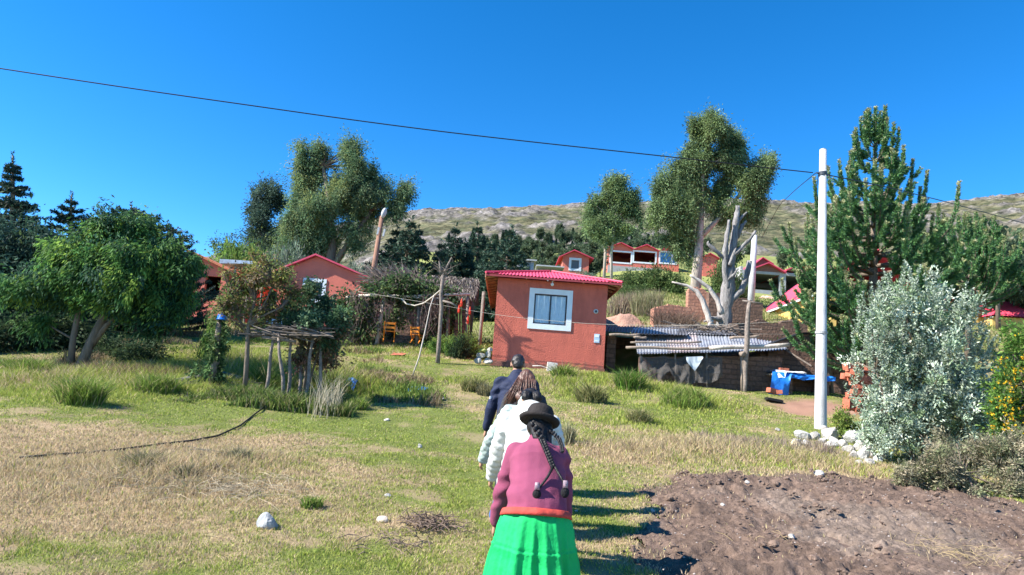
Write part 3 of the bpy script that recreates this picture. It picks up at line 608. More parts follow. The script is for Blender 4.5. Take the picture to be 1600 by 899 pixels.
b = MB(); b.box((at(378, 450, 41.8).x, 41.8, at(378, 450, 41.8).z), (1.9, .2, 3.4)); b.build('back_wall', ADOBER, lean)

# little coral house and triple gabled house up the slope
h, hs_, _ = gable_house('coral_cabin', 'small coral cabin with one pale-framed window, upslope behind the red roof', 80, 879, 920, 425, 402, (897, 393), 5, holes=[(893, 407, 905, 420)], frame=.28, over=.5)
f = [o for o in COL.objects if o.parent == h and o.name.startswith('window')][0]; hh = hs_[0]
MB().add([[hh[0], 80.12, hh[1]], [hh[2], 80.12, hh[1]], [hh[2], 80.12, hh[3]], [hh[0], 80.12, hh[3]]], [(0, 1, 2, 3)]).build('pane', mat('grey_pane', (.14, .16, .18), .2, .1, 3), f)
h, hs_, ex = gable_house('triple_gable_house', 'red house with three zigzag gables and wide pale-framed open bays on the slope', 92, 949, 1061, 419, 392, (970, 381), 7, units=3, cuts=[949, 990, 1029, 1061], holes=[(955, 394.5, 986, 410), (991, 394.5, 1024, 410), (1032, 395, 1056, 411)], frame=.2, over=.5)
hh = hs_[2]; b = MB(); b.box(((hh[0] + hh[2]) / 2, 92.12, (hh[1] + hh[3]) / 2), ((hh[2] - hh[0]) * .99, .06, (hh[3] - hh[1]) * .99)); b.build('blue_panel', mat('blue_panel', (.05, .20, .42), .5, .1, 4), h)
b = MB(); b.box(((hh[0] + hh[2]) / 2 + .6, 92.07, (hh[1] + hh[3]) / 2), (.25, .05, (hh[3] - hh[1]) * .99)); b.build('panel_post', WHITEP, h)
b = MB(); b.box(((ex[0] + ex[1]) / 2 - 1, 91.9, ex[2] - .6), (ex[1] - ex[0] - 2.2, .3, 1.2)); b.build('foundation', CONCD, h)
gable_house('red_gable_shed', 'small bright red gable just visible between eucalyptus trunk and dead tree', 88, 1098, 1121, 416, 403, (1109, 397), 5, over=.3)
# grey concrete hut behind the red roof
hut = thing('concrete_hut', on(828, 0, 62), 'small grey concrete hut with flat pale roof behind the red roof', 'hut')
xa, xb = at(806, 415, 62).x, at(834, 415, 62).x; za = at(820, 408, 62).z
b = MB(); b.box(((xa + xb) / 2, 64, za - 1.5), (xb - xa, 4, 3)); b.build('wall', CONCD, hut)
b = MB(); b.box(((xa + xb) / 2, 63.9, za + .06), (xb - xa + .5, 4.6, .12)); b.build('roof', CONC, hut)
b = MB(); b.box((xb - .15, 61.93, za - .7), (.3, .12, 1.4)); b.build('pillar', CONC, hut)
lw = thing('low_roof', on(860, 0, 66), 'long low pale roof between concrete hut and coral cabin', 'roof'); xa, xb = at(838, 415, 66).x, at(882, 415, 66).x; za = at(860, 416, 66).z
b = MB(); b.box(((xa + xb) / 2, 67.5, za), (xb - xa, 3, .12)); b.build('roof_slab', CONC, lw); b = MB(); b.box(((xa + xb) / 2, 68, za - .9), (xb - xa - .3, 1.5, 1.7)); b.build('wall', CONCD, lw)
# garage building
gy = 72; gar = thing('garage_building', on(1210, 0, gy), 'unfinished grey concrete building with two black open bays and pink gables', 'building')
X = lambda px, py: at(px, py, gy).x; Z = lambda px, py: at(px, py, gy).z
mb = MB(); cells(mb, X(1158, 440), X(1275, 440), Z(1215, 470), Z(1215, 426), gy, gy + .3, [(X(1179, 440), Z(1215, 455), X(1218, 440), Z(1215, 430)), (X(1228, 440), Z(1215, 455), X(1264, 440), Z(1215, 430))])
mb.box(((X(1158, 440) + X(1275, 440)) / 2, gy + 7, Z(1215, 448)), (X(1275, 440) - X(1158, 440), .3, 4)); mb.box((X(1158, 440) + .15, gy + 3.6, Z(1215, 448)), (.3, 6.6, 4)); mb.box((X(1275, 440) - .15, gy + 3.6, Z(1215, 448)), (.3, 6.6, 4)); mb.build('wall', CONCD, gar)
MB().box(((X(1158, 440) + X(1275, 440)) / 2, gy + 3.6, Z(1215, 426) + .02), (X(1275, 440) - X(1158, 440) - .1, 7, .12)).build('floor_slab', CONCD, gar)
brn = mat('brown_gable', (.20, .10, .075), .9, .2, 5)
for a, c, p in ((1168, 1226, (1199, 413)), (1226, 1276, (1250, 415))):
    g = MB(); g.prism([(X(a, 425), Z((a + c) / 2, 425)), (X(c, 425), Z((a + c) / 2, 425)), (X(*p), Z(*p))], gy + .05, gy + .3); g.build('gable', brn, gar)
    for e in (a, c):
        r = MB(); r.prism([(X(*p), Z(*p) + .02), (X(e, 426), Z((a + c) / 2, 426)), (X(e, 426), Z((a + c) / 2, 426) + .14), (X(*p), Z(*p) + .16)], gy - .5, gy + 7.3); r.build('roof', REDROOF, gar)
up = MB(); cells(up, X(1208, 412), X(1238, 412), Z(1222, 424), Z(1222, 409), gy + 8, gy + 8.2, [(X(1213, 412), Z(1222, 419), X(1234, 412), Z(1222, 412))]); up.box(((X(1208, 412) + X(1238, 412)) / 2, gy + 10, Z(1222, 417)), (X(1238, 412) - X(1208, 412), .2, 1.2)); up.build('upper_room', CONCD, gar)
MB().box(((X(1205, 412) + X(1241, 412)) / 2, gy + 9, Z(1222, 408)), (X(1241, 412) - X(1205, 412), 3, .22)).build('upper_roof', mat('orange_red_roof', (.5, .09, .06), .6, .1, 4), gar)
gable_house('maroon_gable_house', 'dark maroon gabled house peeping over the pink roof of the garage', 84, 1183, 1204, 420, 411, (1191, 404), 5, wallm=mat('maroon', (.22, .06, .06), .9, .1, 3), over=.3)
# pink lean roof and yellow wall, receding to the left
yh = thing('yellow_house', on(1275, 0, 34), 'yellow-walled house with pink sheet roof sloping beside the pine', 'house')
A = at(1290, 452, 33.5); B = at(1180, 493, 33.5); zE = A.z; dB = ray(1180, 493); B = Vector((0, 0, EYE)) + dB * ((zE - EYE) / dB.z)
nrm = Vector((-(B.y - A.y), B.x - A.x, 0)).normalized(); nrm = nrm if nrm.x > 0 else -nrm
U3 = Vector((0, 0, 1)); r = MB(); corrug(r, lambda s: (A.lerp(B, s) - U3 * .0, A.lerp(B, s) + nrm * 2.6 + U3 * 2.2), 0, .02, .2, (B - A).length); corrug(r, lambda s: (A.lerp(B, s) + nrm * 5.2, A.lerp(B, s) + nrm * 2.6 + U3 * 2.2), 0, .02, .2, (B - A).length); r.build('roof', mat('pink_sheet', (.66, .07, .12), .55, .1, 2), yh)
YW = mat('yellow_plaster', (.62, .42, .13), .9, .12, 2)
a, b_ = A + nrm * .4, B + nrm * .4; wmb = MB(); wmb.bar(a - U3 * 1.06, b_ - U3 * 1.06, .25, 2.2); wmb.bar(a - U3 * 1.06 + nrm * 4.4, b_ - U3 * 1.06 + nrm * 4.4, .25, 2.2); wmb.bar(b_ - U3 * 1.06 + nrm * .13, b_ - U3 * 1.06 + nrm * 4.27, .25, 2.2); wmb.build('wall', YW, yh)
e = MB(); e.bar(A - U3 * .07 + nrm * .02, B - U3 * .07 + nrm * .02, .05, .1); e.build('fascia', WHITEP, yh)
ph = thing('pink_roof_house', on(1570, 0, 44), 'house with two pink metal roof slopes behind the grey shrub', 'house')
for k, (pa, pb, pe, Yp, hh) in enumerate([(1516, 1552, 484, 44, 1.1), (1552, 1680, 494, 43, 1.35)]):
    xa, xb = at(pa, pe, Yp).x, at(pb, pe, Yp).x; zz = at((pa + min(pb, 1600)) / 2, pe, Yp).z
    hip_roof(ph, xa, xb, Yp, Yp + 5.5, zz, min(2.4, (xb - xa) / 2.2), hh, MATS['pink_sheet'], .25, .02)
    MB().box(((xa + xb) / 2, Yp + 2.7, zz - 1.22), (xb - xa - .5, 4.5, 2.4)).build('wall', YW, ph)

# thatched hut
TY = 33; th_ = thing('thatched_hut', on(690, 0, TY), 'low adobe hut under shaggy grey thatch left of the red house', 'hut')
xa, xb = at(588, 460, TY).x, at(744, 460, TY).x; zb = on(670, 0, TY).z; zev = at(690, 461, TY).z; zrd = at(680, 432, TY + 1.6).z
mb = MB(); cells(mb, xa + .3, xb - .2, zb - .6, zev + .1, TY + .3, TY + .6, [(at(690, 480, TY).x, zb - .6, at(712, 480, TY).x, at(700, 472, TY).z)])
mb.box(((xa + xb) / 2, TY + 3.2, (zb - .6 + zev) / 2), (xb - xa - .5, .3, zev - zb + .6)); mb.box((xa + .45, TY + 1.85, (zb - .6 + zev) / 2), (.3, 2.4, zev - zb + .6)); mb.box((xb - .35, TY + 1.85, (zb - .6 + zev) / 2), (.3, 2.4, zev - zb + .6)); mb.build('wall', ADOBE, th_)
V = []; nx, ny = 60, 12
for i in range(nx + 1):
    for j in range(2 * ny + 1):
        t = j / ny; x = xa + (xb - xa) * i / nx; y = TY - .25 + 1.9 * t; z = zev + (zrd - zev) * (1 - abs(1 - t) ** 1.25) + .12 * (fbm(np.array([x * 2.]), np.array([y * 2.]), 5, 3)[0] - .5)
        V.append([x, y, z])
mt_ = MB(); mt_.add(V, [(i * (2 * ny + 1) + j, (i + 1) * (2 * ny + 1) + j, (i + 1) * (2 * ny + 1) + j + 1, i * (2 * ny + 1) + j + 1) for i in range(nx) for j in range(2 * ny)]); rf = mt_.build('thatch_roof', THATCH, th_)
n = 5200; tx = rng.uniform(0, 1, n); ty = rng.uniform(0, 1, n); P = np.stack([xa + (xb - xa) * tx, TY - .25 + 1.9 * ty, zev + (zrd - zev) * (1 - (1 - ty) ** 1.25) + rng.uniform(-.02, .12, n)], 1)
D = np.stack([rng.normal(size=n) * .25, -np.ones(n) * .8, -np.ones(n) * .75 + rng.normal(size=n) * .12], 1)
V, Q, C = leaf_arrays(P, D, rng.uniform(.3, .7, n), .045, pick_cols(n, [(.26, .22, .19), (.15, .125, .11), (.34, .29, .25), (.09, .075, .065)])); raw_mesh('straw_layer', V, Q, C, GRASSM, rf)
P = np.stack([rng.uniform(at(585, 440, TY).x, at(660, 440, TY).x, 500), rng.uniform(TY - .3, TY + .8, 500), 0 * rng.random(500)], 1); P[:, 2] = zev + .35 + .55 * (P[:, 1] - TY + .3); D = np.stack([-.8 + .5 * rng.normal(size=500), -.4 + .3 * rng.normal(size=500), .22 + .35 * rng.normal(size=500)], 1)
V, Q, C = leaf_arrays(P, D, rng.uniform(.6, 1.3, 500), .05, pick_cols(500, [(.24, .20, .17), (.32, .27, .24), (.12, .10, .09)])); raw_mesh('loose_reeds', V, Q, C, GRASSM, rf)
for px, lx in ((748, 756),): q = on(px, 0, 28.6); b = MB(); b.tube([q, at(lx, 456, 28.6)], .07, 8); tag(b.build('grey_post', STICK, None, True, q), 'leaning grey wooden post in the gap between thatched hut and red house', 'post')
# low adobe garden wall
gw = on(620, 0, 30.5); b = MB(); xa, xb = at(545, 535, 30.5).x, at(708, 535, 30.5).x; rs = random.Random(3); x = xa
while x < xb:
    w = rs.uniform(.3, .5); z0 = hz(x, 30.5) - .15
    for c in range(3 if rs.random() < .8 else 2): b.box((x + w / 2 + rs.uniform(-.04, .04), 30.5 + rs.uniform(-.06, .06), z0 + .1 + c * .19), (w - .02, .35, .17), Matrix.Rotation(rs.uniform(-.06, .06), 3, 'Y'))
    x += w
tag(b.build('garden_wall', mat('mud_block', (.20, .135, .10), .95, .3, 4, .6, 20), None, False, gw), 'low crumbling mud-block wall in front of the vine pergola', 'wall')

# the tin-roofed shed
SY_ = 24.6; shed = thing('tin_roof_shed', on(1085, 0, SY_), 'low adobe shed under rusty corrugated tin sheets right of the red house', 'shed')
sxa, sxm, sxb = hx1 + .12, at(1000, 575, SY_).x, at(1222, 575, SY_).x; sb = hz(sxm, SY_) - .4
mb = MB(); V = [(sxm, sb), (sxb, sb)]; tp = []
for i in range(13): t = i / 12; tp.append((sxb + (sxm - sxb) * t, at(1222 - 222 * t, 556 - 0 * t, SY_).z - .05 + .04 * random.random()))
mb.prism(V + tp, SY_, SY_ + .35)
mb.box(((sxa + sxm) / 2 - .28, 26.45, sb + .9), (.35, .3, 2.4)); mb.box(((sxa + sxb) / 2, 29.2, sb + 1.0), (sxb - sxa, .35, 2.6)); mb.box((sxb - .18, 27.0, sb + .9), (.35, 4, 2.0)); mb.build('wall', ADOBE, shed)
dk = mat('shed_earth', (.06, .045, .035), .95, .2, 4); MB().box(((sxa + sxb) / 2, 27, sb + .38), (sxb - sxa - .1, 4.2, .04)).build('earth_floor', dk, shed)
def sheet(name, fl, fr, bl_, br, m, per=.1, amp=.02, parent=shed):
    b = MB(); fl, fr, bl_, br = map(Vector, (fl, fr, bl_, br)); corrug(b, lambda s: (fl.lerp(fr, s), bl_.lerp(br, s)), 0, amp, per, (fr - fl).length); o = b.build(name, m, parent); return o
y0, y1 = 24.15, 26.5
fz = lambda px, py, Y: at(px, py, Y)
L = [(996, 553, 991, 522), (1045, 552, 1040, 521), (1092, 551, 1086, 521), (1140, 550, 1132, 523), (1186, 549, 1180, 530), (1228, 546, 1222, 536)]
for i in range(5):
    a, c = L[i], L[i + 1]; dz = Vector((0, 0, .018 * (i % 2)))
    sheet('roof_sheet', fz(a[0], a[1], y0) + dz, fz(c[0] + 3, c[1], y0) + dz, fz(a[2], a[3], y1) + dz, fz(c[2] + 3, c[3], y1) + dz, TIN if i != 1 else mat('tin_rusty', (.50, .52, .56), .45, .2, 4, .05, 12, col2=(.36, .25, .22), metal=.4), .105)
sheet('roof_sheet', fz(944, 518, 25.6), fz(1075, 524, 25.6), fz(948, 510, 29.4), fz(1070, 511, 29.4), TIND, .12)
sheet('roof_sheet', fz(985, 521.5, 25.5), fz(1060, 523.5, 25.5), fz(990, 513, 28), fz(1060, 514, 28), TIN, .12)
sheet('roof_sheet', fz(1072, 522, 26.2), fz(1152, 524, 26.2), fz(1068, 512, 29.4), fz(1140, 517, 29.4), TIND, .12)
for a, c, r in [((978, 545, 24.2), (1110, 546.5, 24.2), .05), ((985, 537, 24.9), (1096, 536.5, 24.95), .035), ((1108, 546, 24.15), (1233, 541, 24.15), .075), ((952, 525, 25.45), (1000, 525, 25.45), .05), ((990, 529, 25.2), (1010, 529, 25.2), .04), ((1140, 530, 25.6), (1186, 527, 25.4), .05)]:
    b = MB(); p, q = at(*a), at(*c); b.tube([p + (q - p) * t + Vector((0, 0, .02 * math.sin(7 * t) + .035)) for t in np.linspace(0, 1, 7)], r, 8, wob=.15); b.build('roof_pole', DEADP if r > .06 else WOOD, shed, True)
tw = MB()
for i in range(110):
    p = at(rng.uniform(1070, 1150), rng.uniform(512, 523), 27.0 + rng.uniform(-.6, .6)); d = Vector((rng.normal() * .9, rng.normal() * .4, rng.normal() * .08)); p.z = fz(1100, 517, 27).z + .05 + rng.uniform(0, .12); tw.tube([p, p + d * .35, p + d * .8 + Vector((0, 0, rng.normal() * .06))], .014, 4)
tag(tw.build('twig_pile', STICK, None, False, at(1110, 517, 27)), 'dry grey twigs heaped on the back of the tin shed roof', 'twigs')
for px, top in ((1003, 556), (1056, 548), (1105, 552), (1160, 553)):
    q = on(px, 0, 24.42); b = MB(); b.tube([q - Vector((0, 0, .2)), at(px - 1, top, 24.35)], .035 if px != 1160 else .06, 7, wob=.2); b.build('post', WOOD, shed, True)
net = bpy.data.materials.new('shade_net'); net.use_nodes = True; nt = net.node_tree; pb = nt.nodes['Principled BSDF']; pb.inputs['Base Color'].default_value = (.085, .078, .072, 1); pb.inputs['Roughness'].default_value = .9
tc = nd(nt, 'ShaderNodeTexCoord'); nz = nd(nt, 'ShaderNodeTexNoise'); nz.inputs['Scale'].default_value = 120; nt.links.new(tc.outputs['Object'], nz.inputs[0]); mr = nd(nt, 'ShaderNodeMapRange'); mr.inputs[1].default_value = .40; mr.inputs[2].default_value = .52; nt.links.new(nz.outputs['Fac'], mr.inputs[0]); nt.links.new(mr.outputs[0], pb.inputs['Alpha'])
def drape(name, px0, px1, top, bot, Y, amp, m, parent=None, n=40, k=14, seed=0):
    V = []; 
    for i in range(n + 1):
        s = i / n; px = px0 + (px1 - px0) * s; t_ = np.interp(s, np.linspace(0, 1, len(top)), top); b_ = np.interp(s, np.linspace(0, 1, len(bot)), bot)
        for j in range(k + 1):
            u = j / k; py = t_ + (b_ - t_) * u; p = at(px, py, Y); p.y += -amp * (fbm(np.array([s * 9.]), np.array([u * 2.5]), 40 + seed, 3)[0]) * (.3 + u); V.append([p.x, p.y, p.z])
    return MB().add(V, [(i * (k + 1) + j, (i + 1) * (k + 1) + j, (i + 1) * (k + 1) + j + 1, i * (k + 1) + j + 1) for i in range(n) for j in range(k)]).build(name, m, parent, True)
tag(drape('shade_netting', 998, 1075, [556, 560, 556, 562, 556], [585, 590, 596, 580, 606, 588], 24.38, .3, net, None), 'torn grey netting sagging on the left half of the tin shed front', 'netting')
tag(drape('shade_netting', 1068, 1128, [556, 560, 558], [602, 598, 600, 588], 24.34, .25, net, None, seed=3), 'torn grey netting with pale scrap hanging mid front of tin shed', 'netting')
tag(drape('plastic_sheet', 1072, 1098, [558, 557], [566, 580, 560], 24.2, .1, mat('pale_plastic', (.42, .47, .5), .4, .15, 8), None, 14, 6), 'pale plastic scrap hooked over the netting of the shed', 'plastic sheet')
# adobe wall right
AY = G(1240, 617).y + 1.25; b = MB(); tops = [(1188, 547), (1215, 535), (1250, 523), (1290, 519), (1330, 528), (1352, 556)]; P2 = [(at(px, py, AY).x, at(px, py, AY).z) for px, py in tops]; zb = hz(at(1260, 600, AY).x, AY) - .3
aw = thing('adobe_wall', on(1265, 0, AY), 'brown adobe brick wall with dark capping behind the concrete pole', 'wall')
b.prism([(P2[0][0], zb)] + P2 + [(P2[-1][0] + .2, zb)], AY, AY + .4); b.build('brickwork', ADOBE, aw)
cp = MB()
for i in range(3): cp.bar((P2[i][0], AY + .2, P2[i][1] + .03), (P2[i + 1][0], AY + .2, P2[i + 1][1] + .03), .55, .05)
cp.build('capping', BLACKP, aw)
b = MB(); b.bar(at(1228, 547, AY - .05), at(1268, 572, AY - .5), .05); b.build('prop_stick', STICK, aw)
# old walls and earth bank behind the shed
def rubble(name, label, cat, px0, px1, tops, Y, th, m, zlow=1.2):
    P2 = [(at(px, py, Y).x, at(px, py, Y).z) for px, py in zip(np.linspace(px0, px1, len(tops)), tops)]; zb = min(p[1] for p in P2) - zlow; b = MB()
    V = []; n = len(P2); N = 40; rowsN = 7
    xs_ = np.interp(np.linspace(0, 1, N), np.linspace(0, 1, n), [p[0] for p in P2]); zs_ = np.interp(np.linspace(0, 1, N), np.linspace(0, 1, n), [p[1] for p in P2])
    b.prism([(xs_[0], zb)] + [(x, z + rng.uniform(-.06, .06)) for x, z in zip(xs_, zs_)] + [(xs_[-1], zb)], Y, Y + th)
    return tag(b.build(name, m, None, False, ((P2[0][0] + P2[-1][0]) / 2, Y, zb)), label, cat)
rubble('ruined_wall', 'short red adobe wall stump below the eucalyptus trunk', 'wall', 1076, 1111, [452, 449, 452, 462], 35, .5, ADOBER, 1.6)
rubble('ruined_wall', 'long dark adobe wall behind the dead tree', 'wall', 1108, 1192, [456, 458, 462, 466, 470, 476], 34.5, .5, ADOBE, 1.8)
rubble('ruined_wall', 'overgrown reddish earth wall behind the tin shed roof', 'wall', 1022, 1085, [482, 476, 478, 484], 32, .8, ADOBER, 1.2)
rubble('ruined_wall', 'lower brown adobe wall stretch between dead tree and pine', 'wall', 1140, 1262, [506, 503, 500, 505, 500, 506], 30, .5, ADOBE, 1.2)
for nm, lb, px, py, Y, rx, rz_, m in [('earth_bank', 'pinkish eroded earth bank right behind the red house corner', 972, 492, 33, 1.3, .7, mat('earth_pink', (.36, .21, .155), .95, .3, 3, .8, 14)), ('earth_mound', 'big pinkish heap of sandy earth in front of the garage', 1205, 478, 58, 3.4, 1.7, mat('sand_pink', (.46, .29, .23), .95, .2, 2, .6, 10))]:
    c = at(px, py, Y); xx = np.linspace(-1, 1, 34); A_, B_ = np.meshgrid(xx, xx); R_ = np.sqrt(A_ ** 2 + B_ ** 2); hh_ = np.maximum(0, 1 - R_ ** 1.6) * rz_ * 1.3 * (.75 + .5 * fbm(A_ * 3 + px, B_ * 3, 9, 4)) - .4
    V = np.stack([c.x + A_ * rx * 1.2, Y + B_ * rx * .9, c.z - rz_ * .6 + hh_], -1).reshape(-1, 3); i = np.arange(34 * 34).reshape(34, 34)
    b = MB(); b.add(V, [tuple(q) for q in np.stack([i[:-1, :-1], i[:-1, 1:], i[1:, 1:], i[1:, :-1]], -1).reshape(-1, 4)]); tag(b.build(nm, m, None, False, c), lb, 'earth bank' if 'bank' in nm else 'earth mound')

# ------------------------------------------------------------------ poles and wires
pq = G(1282, 670); PY = pq.y
cp_ = thing('concrete_pole', pq, 'tall plain white concrete pole rising from the white stones', 'pole')
top = at(1286, 234, PY); s = ppm(PY)
b = MB(); b.tube([pq - Vector((0, 0, .3)), pq, top], [.15, .15, 10.5 / s / 2], 20); b.build('shaft', CONC, cp_, True)
b = MB(); b.tube([top, top + Vector((0, 0, .02))], [.09, .06], 16); b.build('cap', CONCD, cp_, True)
b = MB(); k = at(1283.3, 520, PY); b.lathe(k, [(.135, -.03), (.15, -.03), (.15, .03), (.135, .03)], 20); b.build('band', CONCD, cp_)
k = at(1285.5, 272, PY); b = MB(); b.lathe(k, [(.10, -.05), (.115, -.05), (.115, .05), (.10, .05)], 18); b.tube([k, k + Vector((-.2, -.05, 0))], .02, 6); b.tube([k, k + Vector((.2, .05, 0))], .02, 6); b.build('wire_clamp', DARKM, cp_)
def wire(name, label, pts, r, m=BLACKP):
    P = [at(*p) for p in pts]; out = []
    A = np.array([list(p) for p in P]); t = np.arange(len(A)); tf = np.linspace(0, len(A) - 1, 60)
    ks = [np.interp(tf, t, A[:, i]) for i in range(3)]
    ks = [np.convolve(np.pad(k_, 4, mode='reflect', reflect_type='odd'), np.ones(9) / 9, 'valid') for k_ in ks]
    return tag(MB().tube(list(zip(*ks)), r, 6).build(name, m, None, True, P[0]), label, 'wire')
wire('overhead_wire', 'long black overhead wire crossing the sky into the white pole', [(-260, 68, 15), (-100, 92, 15.3), (0, 107, 15.5), (200, 138, 15.8), (400, 166, 16.1), (600, 195, 16.4), (800, 219, 16.7), (1000, 240, 17), (1150, 257, 17.2), (1270, 270, PY - .05)], .014)
wire('overhead_wire', 'black wire running from the white pole past the pine to the right', [(1290, 273, PY + .05), (1380, 291, 20), (1480, 316, 24), (1600, 349, 29), (1750, 392, 36)], .016)
wire('service_wire', 'thin wire slanting down left from the white pole top', [(1274, 271, PY), (1245, 295, 24), (1218, 320, 32), (1190, 372, 36)], .013)
wire('service_wire', 'thin wire dropping steeply just left of the white pole', [(1279, 273, PY), (1275, 300, 22), (1272, 345, 30), (1268, 440, 33)], .010)
wire('garden_string', 'fine pale string stretched across the red house front', [(560, 456, 24.8), (690, 477, 25.0), (760, 490, 25.0), (830, 499, 25.05), (940, 508, 25.0), (1080, 509, 25.0), (1168, 506, 24.2), (1262, 500, 26)], .006, ROPE)
for nm, lb, a, c, Y, r, m in [('wooden_post', 'weathered grey post standing before the tin shed roof', (1163, 614), (1170, 470), 24.0, .085, STICK)]:
    q = on(a[0], 0, Y); t = thing(nm, q, lb, 'post'); b = MB(); p0 = q - Vector((0, 0, .2)); p1 = at(*c, Y); b.tube([p0.lerp(p1, i / 7) + Vector((.015 * math.sin(i * 2), 0, 0)) for i in range(8)], [.07, .07, .075, .085, .095, .085, .08, .07], 9, wob=.15); b.build('shaft', m, t, True)
    b = MB(); k = at(1159, 553, Y - .1); b.rock(k, (.14, .12, .12), 4); b.tube([k, at(1166, 553, Y)], .06, 7); b.build('knot', WOOD, t, True); b = MB(); b.tube([at(1160, 470, Y), at(1192, 475, Y - .1)], .03, 6); b.build('cross_stick', STICK, t, True)
fp = on(1172, 0, 38); b = MB(); b.tube([fp, at(1179, 368, 38)], [.21, .15], 14); tag(b.build('concrete_pole', CONC, None, True, fp), 'second shorter concrete pole just behind the bleached dead tree', 'pole')
# leaning lamp pole
lp = on(576, 0, 37); lt = thing('lamp_pole', lp, 'leaning brown wooden pole carrying a white street lamp above the garden', 'street lamp')
b = MB(); a, c = at(581, 440, 37), at(597, 338, 37); b.tube([lp, a, c], [.17, .16, .11], 10, wob=.08); b.build('shaft', mat('brown_pole', (.24, .13, .09), .9, .25, 6, .4, 24, stretch=(1, 1, .2)), lt, True)
b = MB(); k = at(600, 333, 36.9); b.ball(k, (.14, .2, .30), 14, 10, Matrix.Rotation(rad(12), 3, 'Y')); lh = b.build('lamp_head', CONC, lt, True); b = MB(); b.tube([k, at(597, 342, 37)], .04, 6); b.build('bracket', CONC, lh)
for px in (591, 600): k = at(px, 361 if px < 595 else 364, 36.85); b = MB(); b.box(k, (.10, .12, .42), Matrix.Rotation(rad(9), 3, 'Y')); b.build('meter_box', CONC, lt)

# ------------------------------------------------------------------ conifers
def shoots(lines, per_m, L, W, cols, tipcol=None, fwd=.55, taper=True):
    Ps, Ds, Cs, Ls = [], [], [], []
    for pts, t0 in lines:
        P = np.array([list(p) for p in pts]); sg = P[1:] - P[:-1]; ln = np.linalg.norm(sg, axis=1); tot = ln.sum(); n = max(4, int(tot * (1 - t0) * per_m))
        cum = np.concatenate([[0], np.cumsum(ln)]); d = rng.uniform(t0, 1, n) * tot; k = np.clip(np.searchsorted(cum, d) - 1, 0, len(sg) - 1); f = ((d - cum[k]) / np.maximum(ln[k], 1e-6))[:, None]
        pos = P[k] + sg[k] * f; tan = unit(sg[k]); r = rng.normal(size=(n, 3)); r = unit(r - tan * (r * tan).sum(1, keepdims=True))
        Ps.append(pos); Ds.append(tan * fwd + r * (1 - fwd * .5)); c = pick_cols(n, cols, .2)
        if tipcol is not None: w = (sstep(.86, 1.0, d / tot) * .8)[:, None]; c = c * (1 - w) + np.array(tipcol) * w
        Cs.append(c); Ls.append(L * rng.uniform(.7, 1.2, n) * (1 - (.35 * d / tot if taper else 0)))
    return np.concatenate(Ps), np.concatenate(Ds), np.concatenate(Ls), np.concatenate(Cs)
def pine(name, label, px, Y, tip, prof, whorls, per, rise, L, W, cols, tipcol, per_m, trunk_r, cat='pine tree', m=NEEDLE, sub=4, low=.1, base=None, droop0=.1, group=None, upshoot=True, cand=0.0):
    b0 = base or on(px, 0, Y); top = at(tip[0], tip[1], Y); root = thing(name, b0, label, cat, group); H = top - b0; tm = MB(); s = ppm(Y)
    tm.tube([b0 - Vector((0, 0, .2)), b0 + H * .5, top - H * .02], [trunk_r, trunk_r * .55, .02], 9, wob=.1); lines = [([b0 + H * .75, top], .0)]
    # profile: half width (m) against height above base
    ph = [(at(px, py, Y).z, hw / s) for py, hw in prof]; ph.sort()
    for i in range(whorls):
        t = low + (.97 - low) * (i + rng.uniform(-.3, .3)) / whorls; o = b0 + H * t; a0 = rng.uniform(0, 6.28)
        for k in range(per):
            if cand and t > .6 and rng.random() < .26: continue
            az = a0 + 6.283 * k / per + rng.normal() * .25; ln = max(.15, np.interp(o.z + .25, [p[0] for p in ph], [p[1] for p in ph])) * rng.uniform(.7, 1.12)
            u = Vector((math.cos(az), math.sin(az), 0)); pts = []
            for q in np.linspace(0, 1, 7): pts.append(o + u * (ln * ((1 - (1 - q) ** 1.9) if upshoot else q ** .9)) + Vector((0, 0, ln * (droop0 * q + rise * q ** 2.4) + (cand * q ** 2.2 if t > .3 else 0))))
            tm.tube(pts, [max(.012, .028 * ln * (1 - q) + .008) for q in np.linspace(0, 1, 7)], 5); lines.append((pts, .18))
            for j in range(sub):
                q = rng.uniform(.25, .9); f = q * 6; ii = int(f); p = pts[ii].lerp(pts[ii + 1], f - ii); side = u.cross(Vector((0, 0, 1))) * (1 if j % 2 else -1)
                l2 = ln * rng.uniform(.22, .42) * (1.15 - q * .5); d = (u * .7 + side * rng.uniform(.5, 1.0) + Vector((0, 0, droop0 * .5 + rise * .4))).normalized()
                lines.append(([p, p + d * l2 * .5, p + d * l2 + Vector((0, 0, (.35 if upshoot else .0) * l2 + rise * .25 * l2))], 0.0))
    tm.build('trunk', BARK, root, True)
    P, D, LL, C = shoots(lines, per_m, L, W, cols, tipcol); V, Q, CC = leaf_arrays(P, D, LL, W, C); raw_mesh('crown', V, Q, CC, m, root)
    return root
PINEC = [(.085, .20, .075), (.11, .25, .08), (.06, .15, .065), (.15, .28, .085), (.085, .19, .10)]
pine('pine_tree', 'tall bright green pine with upswept branches and pale candles, behind the white pole', 1362, 23.5, (1368, 184), [(640, 100), (560, 125), (500, 130), (430, 118), (380, 96), (340, 72), (300, 50), (250, 32), (210, 17), (170, 4)], 21, 6, .60, .165, .030, PINEC, (.40, .38, .2), 330, .22, droop0=.08, cand=.9, sub=4)
pine('pine_tree', 'shorter wide young pine between the tall pine and pink roofs', 1512, 29, (1518, 352), [(520, 95), (470, 85), (430, 70), (400, 46), (370, 20), (352, 4)], 15, 6, .55, .17, .034, PINEC, (.30, .31, .14), 260, .18, droop0=.12, low=.42, cand=.8, sub=3)
